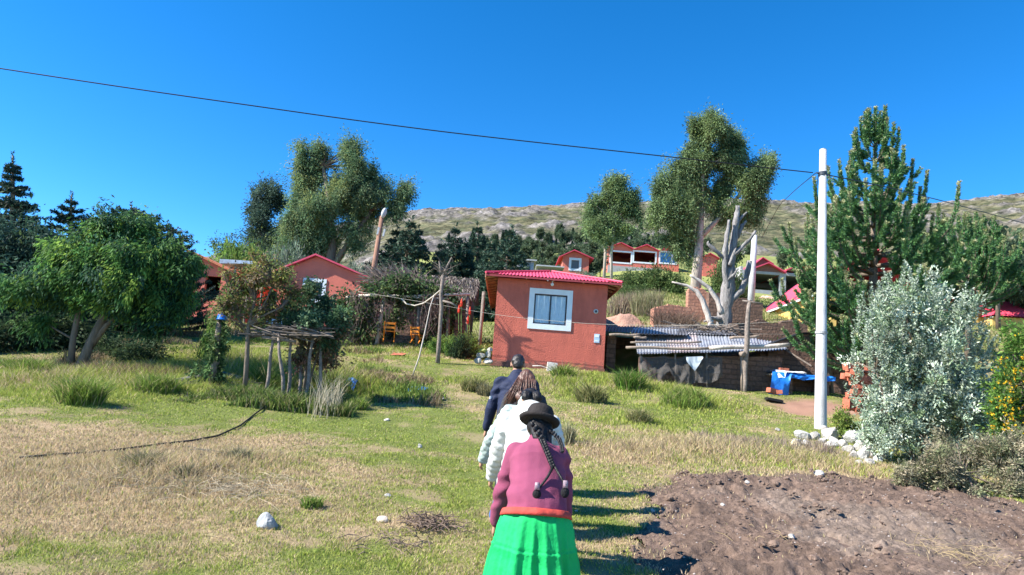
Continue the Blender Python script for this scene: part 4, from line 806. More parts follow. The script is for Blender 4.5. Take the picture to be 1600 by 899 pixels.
pine('pine_sapling', 'small bright pine sapling just behind the white pole above the adobe wall', 1300, 25, (1276, 380), [(520, 30), (480, 36), (430, 30), (390, 14), (372, 4)], 8, 5, .65, .17, .030, PINEC, (.30, .31, .14), 260, .10, droop0=.2, low=.42)
CEDC = [(.024, .055, .042), (.032, .072, .05), (.018, .042, .034), (.045, .09, .06)]
pine('cedar_tree', 'tall dark spiky cedar at the left picture edge', 20, 25, (20, 238), [(560, 150), (480, 130), (420, 105), (370, 78), (330, 50), (290, 30), (262, 14), (238, 3)], 22, 7, .10, .16, .035, CEDC, (.05, .085, .055), 120, .25, 'cedar tree', droop0=-.02, low=.05, upshoot=False)
pine('cedar_tree', 'dark cedar with spiky tips behind the left of the drooping tree', 105, 26, (112, 300), [(560, 120), (460, 100), (400, 75), (350, 45), (320, 18), (300, 3)], 18, 7, .12, .16, .035, CEDC, (.05, .085, .055), 110, .2, 'cedar tree', droop0=.05, low=.05, upshoot=False)
pine('cedar_tree', 'broad dark cedar showing above the middle of the drooping tree', 215, 27, (205, 316), [(540, 120), (450, 115), (400, 95), (360, 70), (335, 40), (316, 6)], 16, 7, .2, .16, .036, CEDC, (.05, .085, .055), 105, .2, 'cedar tree', droop0=.1, low=.05, upshoot=False)
pine('cedar_tree', 'dark cedar showing at the right shoulder of the drooping tree', 272, 28, (262, 346), [(530, 70), (450, 62), (400, 46), (370, 28), (346, 4)], 13, 6, .2, .16, .036, CEDC, (.05, .085, .055), 100, .15, 'cedar tree', droop0=.1, low=.05, upshoot=False)
dkc = pine('dark_conifer', 'dark conifer in the row behind the thatched hut', 650, 58, (655, 352), [(450, 36), (420, 32), (395, 22), (370, 10), (352, 2)], 13, 6, .12, .42, .11, [(.034, .075, .05), (.046, .092, .058), (.026, .058, .042)], (.07, .115, .07), 30, .2, 'conifer', droop0=.0, low=.03, sub=4, group='dark conifers in the row behind the thatched hut', upshoot=False)
for px, pyt, sc in [(598, 350, 1.0), (622, 338, 1.15), (676, 372, .85), (700, 350, 1.0), (722, 372, .9), (742, 346, 1.15), (758, 372, .85), (778, 350, 1.1), (800, 362, .95), (632, 380, .8), (690, 384, .75)]:
    c = copy_tree(dkc); Yc = 56 + rng.uniform(-3, 10); q = on(px, 0, Yc); c.location = q; hh_ = at(px, pyt, Yc).z - q.z; h0 = at(655, 352, 58).z - hz(on(650, 0, 58).x, 58); k = hh_ / h0; c.scale = (k * rng.uniform(.85, 1.2), k * rng.uniform(.85, 1.2), k); c.rotation_euler = (0, 0, rng.uniform(0, 6.28))

# ------------------------------------------------------------------ broadleaf trees
EUC = [(.11, .165, .075), (.14, .205, .09), (.075, .115, .055), (.17, .225, .11), (.15, .205, .075)]
EUCB = [(.09, .155, .08), (.115, .185, .09), (.06, .105, .06), (.155, .21, .115), (.16, .19, .07)]
tree('eucalyptus_tree', 'huge spreading eucalyptus crown above the coral house', 'eucalyptus', 58,
     [[(505, 470, 20), (512, 430, 17), (520, 380, 13), (515, 320, 9), (505, 260, 5)], [(512, 430, 12), (545, 380, 9), (580, 330, 6)], [(511, 430, 10), (485, 370, 7), (470, 300, 4)]],
     [(507, 232, 20, 20), (475, 236, 13, 24), (492, 262, 32, 28), (553, 240, 20, 20), (555, 268, 28, 26), (522, 290, 40, 34), (466, 300, 26, 46), (458, 352, 24, 44), (495, 335, 30, 44), (575, 290, 34, 30), (612, 300, 26, 22), (630, 290, 12, 16), (560, 325, 44, 24), (612, 326, 18, 12), (500, 385, 34, 30), (446, 392, 20, 24), (560, 365, 30, 20), (515, 320, 46, 46), (480, 385, 34, 26), (540, 295, 36, 36)],
     3000, 76, .85, .21, .32, EUCB, .55, branches=110, hang=1.0, shell=.1, kk=.96, stretch=(1.0, 1.9))
tree('eucalyptus_tree', 'tall two-lobed eucalyptus with pale trunk behind the dead tree', 'eucalyptus', 44,
     [[(1086, 452, 19), (1090, 410, 16), (1093, 370, 13), (1096, 320, 9), (1098, 260, 6), (1110, 215, 3)], [(1093, 372, 10), (1120, 345, 7), (1160, 300, 5), (1185, 275, 3)], [(1096, 318, 6), (1075, 290, 4), (1060, 280, 3)], [(1092, 385, 6), (1072, 360, 4), (1060, 345, 3)]],
     [(1115, 200, 34, 20), (1143, 215, 24, 30), (1095, 216, 24, 24), (1115, 245, 36, 24), (1070, 248, 24, 26), (1046, 285, 24, 34), (1040, 330, 20, 32), (1068, 320, 20, 34), (1126, 292, 18, 30), (1182, 282, 28, 30), (1188, 258, 16, 16), (1182, 318, 26, 24), (1068, 378, 24, 24), (1080, 410, 14, 16), (1130, 326, 18, 16), (1158, 322, 18, 18), (1092, 266, 34, 26), (1140, 262, 22, 22), (1058, 358, 22, 30), (1092, 310, 20, 36), (1078, 345, 20, 26)],
     2900, 76, .62, .17, .32, EUC, .55, bark=BARKL, branches=120, hang=.8, deep=.7, shell=.1, kk=.98, stretch=(1.0, 1.9))
tree('eucalyptus_tree', 'slim small-crowned eucalyptus in front of the triple gabled house', 'eucalyptus', 68,
     [[(957, 425, 5), (955, 395, 4.5), (960, 350, 4), (965, 310, 3)]], [(955, 295, 26, 20), (975, 315, 28, 26), (942, 320, 22, 26), (965, 345, 30, 22), (990, 330, 18, 18), (940, 352, 18, 22), (950, 368, 16, 14)], 900, 60, .8, .24, .32, EUC, .55, bark=BARKL, hang=.8, shell=.1, stretch=(1.0, 1.8), branches=50)
tree('eucalyptus_tree', 'bare thin eucalyptus trunk with sparse top beside the small-crowned one', 'eucalyptus', 70, [[(944, 432, 5.5), (946, 395, 5), (940, 350, 3)]], [(935, 330, 16, 22), (930, 352, 14, 18)], 90, 50, .8, .36, .3, EUC, .55, bark=BARKL)
tree('dark_tree', 'dusky round tree just right of the shorter pine', 'tree', 42, [[(1560, 520, 8), (1558, 450, 6), (1556, 400, 3)]], [(1555, 400, 24, 26), (1572, 425, 20, 30), (1545, 440, 22, 26), (1590, 445, 26, 30)], 260, 60, .7, .22, .3, [(.045, .075, .045), (.06, .095, .05), (.03, .055, .035)], .2)
tree('dark_tree', 'dusky round tree left of the huge eucalyptus', 'tree', 62, [[(412, 440, 8), (410, 360, 6), (408, 320, 3)]], [(410, 306, 26, 18), (424, 318, 20, 20), (392, 318, 16, 14), (405, 345, 26, 20), (396, 372, 32, 22), (425, 385, 30, 30), (440, 360, 20, 24), (370, 392, 26, 18)], 520, 60, .9, .26, .3, [(.05, .085, .065), (.065, .105, .075), (.038, .062, .052)], .2)
SAUC = [(.040, .10, .034), (.055, .13, .038), (.028, .07, .03), (.085, .17, .04), (.035, .08, .045), (.16, .25, .05)]
tree('drooping_tree', 'dense dark green tree with drooping leaf sprays and two leaning trunks', 'tree', 18,
     [[(122, 575, 15), (140, 540, 14), (160, 500, 12), (180, 450, 9), (200, 400, 5)], [(110, 578, 11), (114, 530, 9), (124, 480, 8), (130, 430, 5)], [(140, 545, 9), (165, 510, 8), (200, 480, 6), (235, 440, 4)]],
     [(95, 430, 56, 40), (52, 438, 40, 20), (120, 395, 46, 36), (175, 385, 56, 40), (235, 400, 52, 42), (195, 440, 70, 50), (255, 450, 42, 44), (288, 435, 22, 42), (110, 460, 44, 20), (225, 475, 34, 22), (262, 492, 14, 24), (292, 480, 12, 24), (30, 448, 14, 8), (75, 490, 12, 12), (200, 360, 40, 22), (150, 365, 26, 18)],
     900, 110, .40, .13, .30, SAUC, 1.1, branches=60, hang=.3, shell=.2, kk=.98, split=13, stretch=(.7, 1.2))
tree('shade_tree', 'dark dense dome-shaped tree in shade at the left edge', 'tree', 23.5, [[(20, 560, 18), (25, 480, 14), (40, 420, 8)]], [(0, 420, 90, 56), (60, 390, 60, 46), (-60, 440, 80, 80), (40, 470, 90, 70), (100, 480, 70, 60), (-20, 510, 90, 50)], 600, 70, .7, .2, .25, CEDC, .8, branches=40, kk=1.0, split=0)
AUT = [(.16, .155, .05), (.20, .20, .06), (.12, .15, .045), (.085, .13, .04), (.20, .13, .06), (.13, .10, .065)]
tree('autumn_tree', 'small yellowing fruit tree with thin bare twigs beside stick platform', 'fruit tree', 15.2,
     [[(386, 596, 8), (386, 555, 7), (388, 510, 6), (398, 470, 3)], [(387, 525, 5), (372, 495, 4), (358, 465, 2.5)], [(388, 512, 5), (410, 480, 3.5), (428, 445, 2)], [(387, 520, 4.5), (350, 490, 3), (335, 480, 2)], [(388, 505, 4), (440, 480, 2.5)]],
     [(400, 430, 42, 28), (440, 450, 36, 32), (370, 440, 30, 30), (420, 480, 44, 26), (365, 475, 26, 26), (400, 405, 20, 12), (435, 428, 14, 14)], 280, 26, .26, .075, .55, AUT, .3, branches=150, shell=.3, kk=1.08)
tree('green_fruit_tree', 'green leafy fruit tree rising behind the stick platform', 'fruit tree', 16.2,
     [[(478, 590, 6), (482, 545, 5), (488, 500, 4), (492, 450, 2.5)], [(484, 530, 4), (510, 490, 3), (522, 460, 2)]],
     [(488, 466, 22, 20), (475, 494, 28, 22), (510, 488, 22, 22), (480, 506, 34, 14, -.9), (525, 500, 18, 24, -.5), (440, 500, 22, 12, -.8), (505, 530, 16, 14, -.7)], 230, 44, .24, .085, .5, [(.06, .10, .05), (.07, .13, .06), (.035, .075, .04), (.10, .15, .08)], .4, branches=60)
tree('red_leaf_shrub', 'thin shrub with sparse brown twigs right of the platform', 'shrub', 15.8, [[(478, 585, 4), (500, 540, 3), (515, 500, 2)], [(482, 585, 4), (470, 540, 3)]], [(505, 545, 28, 30), (480, 560, 22, 24), (525, 530, 14, 24)], 110, 20, .25, .09, .5, [(.16, .085, .06), (.10, .10, .05), (.2, .13, .08)], .2, branches=110)
SIL = [(.24, .30, .22), (.31, .37, .28), (.16, .22, .15), (.38, .43, .35), (.17, .24, .13)]
sh = tree('silver_shrub', 'big silvery grey-green shrub at right of the white stones', 'shrub', 13.8, [[(1425, 706, 9), (1420, 640, 7), (1425, 560, 4)], [(1430, 706, 8), (1465, 630, 6), (1490, 560, 3)], [(1420, 706, 8), (1385, 640, 5), (1370, 580, 3)], [(1440, 706, 7), (1500, 660, 4)]],
     [(1420, 540, 80, 80), (1470, 560, 70, 90), (1415, 600, 74, 80), (1480, 640, 80, 70), (1420, 650, 80, 50), (1375, 545, 44, 56), (1368, 665, 22, 24), (1520, 600, 50, 70), (1440, 480, 50, 50), (1400, 672, 56, 32), (1480, 685, 76, 30), (1440, 660, 60, 40), (1510, 655, 56, 50), (1545, 640, 40, 56), (1400, 690, 46, 22)], 1150, 60, .21, .07, .40, SIL, -.25, SILVER, branches=70, shell=.3, deep=.75, kk=1.05, split=9)
lines = []
for i in range(260):
    a = rng.uniform(0, 1); px = 1335 + 210 * a; cy = 445 + abs(px - 1425) * .62 + rng.uniform(-8, 150) ; p = at(px + rng.normal() * 6, cy, 13.8 + rng.uniform(-.9, .5)); d = Vector((rng.normal() * .25 + (px - 1425) / 400, rng.normal() * .3 - .15, 1)).normalized(); l = rng.uniform(.3, .55); lines.append(([p, p + d * l * .5, p + d * l + Vector((0, 0, .04))], 0))
P, D, LL, C = shoots(lines, 130, .075, .03, SIL, (.36, .41, .34)); V, Q, CC = leaf_arrays(P, D, LL, .026, C); raw_mesh('leaf_shoots', V, Q, CC, SILVER, sh)
tree('flowering_bush', 'green bush with yellow flowers at the right picture edge', 'bush', 11.6, [[(1590, 745, 6), (1590, 660, 4), (1600, 600, 3)], [(1600, 745, 6), (1640, 640, 3)]], [(1590, 610, 44, 64), (1560, 630, 30, 40), (1640, 580, 60, 90), (1570, 660, 30, 36), (1620, 660, 60, 50), (1600, 540, 40, 40)], 330, 60, .22, .06, .45, [(.07, .15, .03), (.10, .19, .035), (.05, .10, .025), (.14, .22, .05)], .1, branches=60, shell=.4)
fl = [o for o in COL.objects if o.name.startswith('flowering_bush')][0]
n = 120; px = rng.uniform(1548, 1625, n); py = rng.choice([570, 600, 640, 660, 672], n) + rng.normal(size=n) * 14; P = np.array([list(at(a, c, 11.2 + rng.uniform(-.35, .3))) for a, c in zip(px, py)]); P = np.repeat(P, 4, 0) + rng.normal(size=(n * 4, 3)) * .015
V, Q, CC = leaf_arrays(P, rng.normal(size=(n * 4, 3)) + np.array([-.4, -.4, .5]), .034, .03, pick_cols(n * 4, [(.66, .40, .02), (.80, .55, .03), (.7, .36, .02)], .1)); raw_mesh('blossom', V, Q, CC, LEAF, fl)
DRYC = [(.24, .215, .14), (.17, .16, .105), (.31, .27, .19), (.12, .135, .07), (.20, .215, .12)]
tree('dry_weed_bush', 'brownish dry weedy bush below the silver shrub at bottom right', 'bush', 11.0, [[(1500, 790, 5), (1505, 740, 3)], [(1560, 790, 5), (1565, 730, 3)]], [(1485, 742, 50, 34), (1560, 745, 56, 44), (1620, 730, 50, 60), (1440, 752, 34, 24), (1530, 705, 44, 36), (1580, 700, 36, 30), (1410, 742, 24, 16)], 800, 60, .18, .055, .26, DRYC, .0, GRASSM, branches=160, shell=.3, kk=1.0)
tree('small_herb', 'small yellow-green herb clump among white stones beside the pole', 'herb', 16.4, [[(1325, 690, 3), (1325, 665, 2)]], [(1322, 655, 20, 18), (1330, 672, 22, 14)], 90, 40, .14, .06, .45, [(.16, .22, .05), (.22, .26, .06), (.10, .15, .04)], .0, branches=12)

# bush copies
def bush_proto(name, label, cat, cols, ncl, nlf, rc, L, W, droop=.2, m=LEAF, group=None, flat=.7):
    root = thing(name, (0, 0, 0), label, cat, group); tm = MB()
    cr, cc = crown('crown', [(Vector((0, 0, flat * .75)), (1, 1, flat)), (Vector((.4, .2, flat * .6)), (.7, .7, flat * .7)), (Vector((-.45, -.1, flat * .6)), (.7, .7, flat * .75))], m, root, ncl, nlf, rc, L, W, cols, droop, .35)
    for c in cc[:14]: limb(tm, (c[0] * .1, c[1] * .1, -.1), c, .03, .008)
    tm.build('stem', BARK, root, True); return root
def put(o, px, Y, w_px, h_px, label=None, first=False, py=None):
    c = o if first else copy_tree(o); q = on(px, 0, Y) if py is None else G(px, py); Yq = q.y; s = ppm(Yq); c.location = q - Vector((0, 0, .05)); c.scale = (w_px / s / 2, w_px / s / 2 * .8, h_px / s / 1.35); c.rotation_euler = (0, 0, rng.uniform(0, 6.28))
    if label: c['label'] = label
    return c
GB = bush_proto('green_bush', 'x', 'bush', [(.055, .095, .032), (.075, .125, .04), (.038, .07, .026), (.10, .14, .05)], 120, 60, .42, .14, .42, group='bushes on the slope behind the red house')
put(GB, 985, 56, 46, 34, 'mid-green bush just below the triple gabled house, left part', True); put(GB, 1022, 55, 60, 40, 'wide dark green bush below the triple gabled house'); put(GB, 1052, 54, 40, 36, 'dark bush between triple gabled house and pale eucalyptus trunk')
put(GB, 1132, 50, 50, 62, 'bush between eucalyptus trunk and dead tree'); put(GB, 1155, 44, 34, 50, 'yellow-green bush touching the right of the dead tree trunk'); put(GB, 920, 66, 40, 26, 'bush just under the small coral cabin'); put(GB, 968, 62, 30, 22, 'low bush at the foot of the thin eucalyptus trunks')
put(GB, 1225, 27.5, 70, 44, 'ivy-like bush growing over the brown adobe wall'); put(GB, 1262, 26, 50, 50, 'dark bush under the yellow house eave'); put(GB, 990, 46, 40, 22, 'low bush at the edge of the bright terrace')
GB2 = bush_proto('pale_bush', 'x', 'bush', [(.12, .17, .12), (.16, .21, .16), (.08, .12, .08)], 110, 60, .42, .14, .42, group='greyish bushes among the left trees')
put(GB2, 910, 78, 36, 24, 'round bluish bush right of the coral cabin', True)
GB3 = bush_proto('leafy_bush', 'x', 'bush', [(.10, .18, .04), (.14, .23, .05), (.07, .13, .035), (.18, .25, .06)], 120, 60, .40, .13, .45, group='bright leafy bushes of the garden')
put(GB3, 327, 19.5, 34, 90, 'light leafy shrub behind the vine-covered post', True)
put(GB3, 730, 28.8, 34, 34, 'bright green plant in front of the thatched hut wall'); put(GB3, 755, 27.5, 30, 22, 'low green plant left of the red house corner'); put(GB3, 708, 27, 26, 34, 'yellow-green bush at the right end of the garden wall')
put(GB3, 610, 31.5, 30, 16, 'small green plant behind the orange chairs'); put(GB3, 690, 28, 40, 30, 'dark leafy plant by the forked post foot')
GB2b = bush_proto('pale_bush', 'x', 'bush', [(.12, .17, .12), (.16, .21, .16), (.08, .12, .08)], 420, 60, .26, .085, .4, group='greyish bushes among the left trees')
GB3b = bush_proto('leafy_bush', 'x', 'bush', [(.10, .18, .04), (.14, .23, .05), (.07, .13, .035), (.18, .25, .06)], 420, 60, .26, .08, .42, group='bright leafy bushes of the garden')
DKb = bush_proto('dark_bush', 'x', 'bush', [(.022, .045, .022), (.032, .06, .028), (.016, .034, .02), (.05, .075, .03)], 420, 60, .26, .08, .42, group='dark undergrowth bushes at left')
put(GB2b, 440, 50, 84, 138, 'grey-green bush left of the huge eucalyptus foot', True); put(GB2b, 545, 52, 100, 100, 'grey bush right under the huge eucalyptus crown'); put(GB2b, 592, 54, 60, 84, 'grey-green bush behind the lamp pole'); put(GB2b, 490, 53, 80, 110, 'greyish bush behind the coral house gable')
put(GB3b, 350, 48, 80, 138, 'bright green bush above the tiled roof at left', True); put(GB3b, 388, 50, 70, 130, 'light green bush behind the tin porch roof')
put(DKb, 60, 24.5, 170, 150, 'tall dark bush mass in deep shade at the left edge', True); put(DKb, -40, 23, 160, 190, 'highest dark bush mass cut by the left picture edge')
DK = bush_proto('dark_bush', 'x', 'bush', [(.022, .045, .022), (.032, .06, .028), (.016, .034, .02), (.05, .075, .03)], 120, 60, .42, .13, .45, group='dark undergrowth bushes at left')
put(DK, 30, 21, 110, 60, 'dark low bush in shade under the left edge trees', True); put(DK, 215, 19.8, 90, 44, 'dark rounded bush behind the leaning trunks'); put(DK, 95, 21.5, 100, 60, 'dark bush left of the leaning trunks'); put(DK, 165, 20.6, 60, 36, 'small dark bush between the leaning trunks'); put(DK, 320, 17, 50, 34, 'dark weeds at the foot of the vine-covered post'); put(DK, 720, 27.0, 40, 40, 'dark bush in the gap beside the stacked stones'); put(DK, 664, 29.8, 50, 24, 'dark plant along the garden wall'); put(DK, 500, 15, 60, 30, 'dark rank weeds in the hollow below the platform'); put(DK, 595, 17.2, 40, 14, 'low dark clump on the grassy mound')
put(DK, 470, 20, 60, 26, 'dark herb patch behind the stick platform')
# dry reeds
def reed(name, label, px0, px1, Y, h, n, cols, cat='reeds', lean=.35, w=.02):
    a, c = on(px0, 0, Y), on(px1, 0, Y); x = rng.uniform(a.x, c.x, n); y = rng.normal(size=n) * .35 + Y; hh_ = h * rng.uniform(.5, 1.1, n)
    return tag(blade_mesh(name, x, y, hh_, np.full(n, w), pick_cols(n, cols, .15), lean=lean, loc=(.5 * (a.x + c.x), Y, hz(.5 * (a.x + c.x), Y))), label, cat)
reed('dry_reeds', 'pale dry reeds standing on the bank behind the red house', 985, 1032, 37, 1.4, 1200, [(.36, .31, .2), (.28, .25, .15), (.20, .22, .10)], w=.03)
reed('dry_reeds', 'brownish dry stalks behind the house corner above the earth bank', 952, 990, 37.5, 1.3, 800, [(.34, .27, .20), (.28, .2, .15), (.24, .22, .12)], w=.04)
reed('dead_brush', 'brown dead brush hanging over the reddish earth wall', 1025, 1085, 31.6, 1.0, 1300, [(.20, .14, .11), (.14, .10, .08), (.27, .2, .15)], 'brush', .9, .03)
reed('dry_stalks', 'bleached dry stalks bending at the hollow edge below the platform', 490, 528, 14.2, .85, 130, [(.42, .38, .28), (.33, .30, .22)], 'stalks', .5, .014)
reed('brown_weeds', 'brown dry weeds on the bank under the drooping tree', 140, 300, 17.3, .45, 1800, [(.26, .18, .12), (.20, .14, .09), (.32, .25, .15), (.12, .13, .05)], 'weeds', .8, .02)
reed('violet_grass', 'dull violet-brown seeding grass at the edge of the tilled soil', 1090, 1300, 14.2, .32, 1500, [(.24, .18, .16), (.30, .24, .19), (.36, .3, .2)], 'grass', .6, .012)

# forest on the slope below the cliff
def forest_proto(name, label, conif, cols, group):
    root = thing(name, (0, 0, 0), label, 'tree', group); tm = MB(); tm.tube([(0, 0, -1), (0, 0, 4), (0, 0, 8)], [.25, .2, .05], 6); tm.build('trunk', BARK, root, True)
    if conif:
        n = 2600; t = rng.random(n) ** .8; a = rng.uniform(0, 6.28, n); r = (1 - t) * 2.3 * (.55 + .5 * rng.random(n)) * (.8 + .3 * np.sin(t * 40 + a * 2)); P = np.stack([r * np.cos(a), r * np.sin(a), .6 + 9.6 * t], 1); D = np.stack([np.cos(a), np.sin(a), -.15 + .5 * rng.normal(size=n)], 1)
        V, Q, C = leaf_arrays(P, D, .75, .36, pick_cols(n, cols)); raw_mesh('crown', V, Q, C, LEAF, root)
    else:
        crown('crown', [(Vector((0, 0, 6.2)), (2.1, 2.1, 3.0)), (Vector((.8, .3, 8)), (1.4, 1.4, 2.0)), (Vector((-.9, 0, 5)), (1.6, 1.6, 2.4))], LEAF, root, 70, 38, 1.1, .8, .5, cols, .3, .4)
    return root
FC = forest_proto('forest_conifer', 'x', True, [(.04, .08, .05), (.055, .10, .06), (.03, .062, .042)], 'conifers in the wood under the cliff')
FE = forest_proto('forest_eucalyptus', 'x', False, [(.055, .085, .045), (.08, .115, .06), (.04, .062, .036), (.10, .125, .07)], 'eucalyptus in the wood under the cliff')
fc_l, fe_l = 'dark pointed conifer in the wood below the grey cliff', 'grey-green eucalyptus in the wood below the grey cliff'
FC['label'] = fc_l; FE['label'] = fe_l; firstF = {id(FC): True, id(FE): True}
def fput(o, p, k):
    c = o if firstF.get(id(o)) else copy_tree(o); firstF[id(o)] = False; c.location = p; c.scale = (k * rng.uniform(.8, 1.25), k * rng.uniform(.8, 1.25), k * rng.uniform(.8, 1.15)); c.rotation_euler = (0, 0, rng.uniform(0, 6.28))
for Yf, p0, p1, step, hp in [(74, 745, 870, 14, 40), (88, 735, 935, 11, 36), (104, 735, 935, 10, 33), (122, 735, 1075, 10, 30), (142, 740, 1080, 9, 28), (165, 745, 1080, 9, 26), (190, 750, 1040, 8, 24), (215, 765, 1010, 8, 22)]:
    for px in np.arange(p0, p1, step):
        px2 = px + rng.uniform(-5, 5); Y2 = Yf * rng.uniform(.95, 1.05); p = MH(px2, Y2) if Y2 > 116 else on(px2, 0, Y2); fput(FC if rng.random() < (.6 if px2 < 800 else .2) else FE, p, hp * rng.uniform(.8, 1.2) * Y2 / F / 10.2)
for px, Yf, k in [(640, 140, .35), (668, 150, .4), (690, 165, .35), (715, 150, .45), (655, 190, .35), (705, 210, .4), (620, 120, .4), (735, 130, .4), (1200, 120, .4), (1560, 44, .55), (1540, 47, .5), (1580, 48, .5), (1600, 52, .6), (1470, 90, .4), (1240, 140, .4), (1090, 190, .45), (1110, 170, .4), (1140, 140, .4), (1620, 44, .5), (1150, 100, .4), (1175, 150, .4), (1225, 100, .35)]:
    fput(FE if px > 900 else FC, MH(px, Yf) if Yf > 116 else on(px, 0, Yf), k)

# ------------------------------------------------------------------ dead tree and fallen log
DY = 30.5; dt = thing('dead_tree', on(1130, 0, DY), 'bleached dead tree trunk with broken stubby limbs behind the shed', 'dead tree'); s = ppm(DY)
def ptube(mb, pts, Y, n=14, wob=.26):
    P = [at(a, c, Y + (d[0] if d else 0)) for a, c, w, *d in pts]; m_ = np.linspace(0, len(P) - 1, (len(P) - 1) * 3 + 1); A_ = np.array([list(p) for p in P]); rr = [p[2] / s / 2 for p in pts]; Pf = [Vector([float(np.interp(t, range(len(P)), A_[:, i])) for i in range(3)]) for t in m_]; mb.tube(Pf, [float(np.interp(t, range(len(P)), rr)) * .70 * rng.uniform(.84, 1.18) for t in m_], n, wob=wob * 1.6)
b = MB(); ptube(b, [(1128, 530, 36), (1130, 510, 34), (1134, 480, 27), (1138, 450, 24), (1140, 420, 24), (1144, 395, 20), (1148, 365, 16), (1151, 340, 12), (1153, 322, 9)], DY, 14); b.build('trunk', DEADW, dt, True)
for pts in [[(1139, 455, 14, -.1), (1132, 425, 13, -.2), (1133, 390, 12, -.2), (1138, 358, 9, -.2), (1139, 344, 6, -.2)], [(1146, 400, 9, -.1), (1160, 385, 8, -.1), (1172, 374, 7, -.2), (1181, 361, 6, -.2)], [(1130, 402, 8, -.2), (1118, 392, 8, -.3), (1106, 381, 7, -.3), (1107, 377, 4, -.3)], [(1142, 470, 16, -.1), (1158, 455, 15, -.1), (1166, 435, 13, -.1), (1171, 408, 11, -.1)], [(1152, 372, 9, .1), (1160, 352, 8, .1), (1166, 346, 5, .1)], [(1150, 350, 8), (1160, 338, 6), (1167, 332, 4)], [(1140, 415, 9, -.3), (1146, 398, 7, -.4), (1150, 388, 3, -.4)], [(1128, 500, 12, -.2), (1112, 497, 8, -.4), (1100, 503, 5, -.5)], [(1135, 440, 8, -.2), (1148, 428, 5, -.4), (1153, 420, 3, -.4)]]:
    b = MB(); ptube(b, pts, DY, 9); b.build('limb', DEADW, dt, True)
fl = thing('fallen_log', on(1105, 0, 29.8), 'bleached split log leaning with long pale arms against the dead tree', 'log')
for pts, m in [([(1112, 512, 9), (1106, 492, 13), (1098, 470, 12), (1088, 455, 8), (1072, 446, 6), (1050, 441, 4)], DEADP), ([(1128, 492, 14), (1120, 468, 11), (1108, 450, 9), (1092, 438, 6), (1078, 430, 4)], DEADP), ([(1112, 500, 10), (1104, 515, 8), (1098, 522, 6)], DEADP), ([(1110, 505, 8), (1120, 513, 6), (1126, 520, 5)], DEADP)]:
    b = MB(); ptube(b, pts, 29.6, 9, .25); b.build('limb', m, fl, True)

# ------------------------------------------------------------------ garden things
PYs = 15.2
pf = thing('stick_platform', on(452, 0, PYs), 'rustic stick platform on leaning crooked legs under the fruit trees', 'platform')
for a, c, dy in [((413, 597), (429, 520), -.1), ((444, 600), (435, 520), -.2), ((449, 592), (456, 524), .1), ((476, 586), (489, 528), .2), ((497, 578), (504, 522), .4), ((466, 575), (473, 530), .6)]:
    p = on(a[0], 0, PYs + dy); q = at(c[0], c[1], PYs + dy); b = MB(); b.tube([p - Vector((0, 0, .15)), p.lerp(q, .35) + Vector((.02, 0, 0)), p.lerp(q, .7) - Vector((.02, 0, 0)), q], [.045, .04, .034, .03], 8, wob=.25); b.build('leg', STICK, pf, True)
for a, c, dy in [((410, 527), (462, 534), -.15), ((425, 535), (500, 521), .2), ((402, 519), (516, 524), 0)]:
    b = MB(); b.tube([at(*a, PYs + dy), at(*c, PYs + dy)], .035, 7, wob=.2); b.build('crossbar', STICK, pf, True)
b = MB()
for i in range(85):
    px, py = rng.uniform(408, 496), 521 + rng.uniform(-9, 6) * (1 if i < 60 else .5); p = at(px, py, PYs + rng.uniform(-.35, .6)); d = Vector((1, rng.normal() * .35, rng.normal() * .13 - .03)) * rng.uniform(.25, .6); b.tube([p - d, p + Vector((0, 0, rng.normal() * .03)), p + d], [.016, .02, .008], 5)
b.build('stick_top', mat('dark_stick', (.12, .10, .085), .95, .5, 10), pf)
vp = thing('vine_post', on(328, 0, 16.6), 'crooked post wrapped in creeping vine with blue pot on top', 'post'); p, q = on(328, 0, 16.6), at(344, 497, 16.6); b = MB(); b.tube([p - Vector((0, 0, .1)), p.lerp(q, .4) + Vector((.05, 0, 0)), p.lerp(q, .75), q], [.10, .08, .07, .06], 9, wob=.2); b.build('shaft', STICK, vp, True)
crown('vine', [(p.lerp(q, t), (.17, .17, .3)) for t in (.1, .3, .5, .7, .9)] + [(q + Vector((0, .1, .3)), (.22, .2, .45)), (p + Vector((-.1, 0, .25)), (.4, .3, .3))], LEAF, vp, 90, 30, .14, .10, .5, [(.04, .085, .035), (.06, .11, .04), (.10, .14, .05)], .6, .3)
pot = thing('blue_pot', at(347, 500, 16.5), 'bright blue plastic pot perched upside down on vine post', 'pot'); c = at(347, 500, 16.5); BLUE = mat('blue_plastic', (.01, .16, .62), .35, .08, 4, spec=.5)
b = MB(); b.lathe(c, [(.11, 0), (.125, .02), (.115, .04), (.11, .10), (.085, .155), (.05, .175), (.001, .178)], 20); b.build('body', BLUE, pot, True); b = MB(); b.lathe(c, [(.128, -.005), (.14, .01), (.128, .025)], 20); b.build('rim', BLUE, pot, True)
p, q = on(684, 0, 24.75), at(692, 430, 24.75); fk = thing('forked_post', p, 'crooked dark forked post with a tuft of brush on top, left of the red house', 'post')
b = MB(); b.tube([p - Vector((0, 0, .2)), at(686, 535, 24.75), at(688, 505, 24.75), at(690, 480, 24.75), at(689, 460, 24.75), q], [.085, .075, .07, .075, .065, .06], 9, wob=.2); b.tube([q, at(688, 418, 24.75), at(686, 408, 24.65)], [.06, .045, .02], 7); b.tube([q, at(699, 416, 24.75), at(706, 402, 24.65)], [.06, .04, .02], 7); b.tube([at(690, 470, 24.75), at(705, 474, 24.65), at(715, 480, 24.65)], [.05, .04, .03], 7); b.build('shaft', STICK, fk, True)
b = MB()
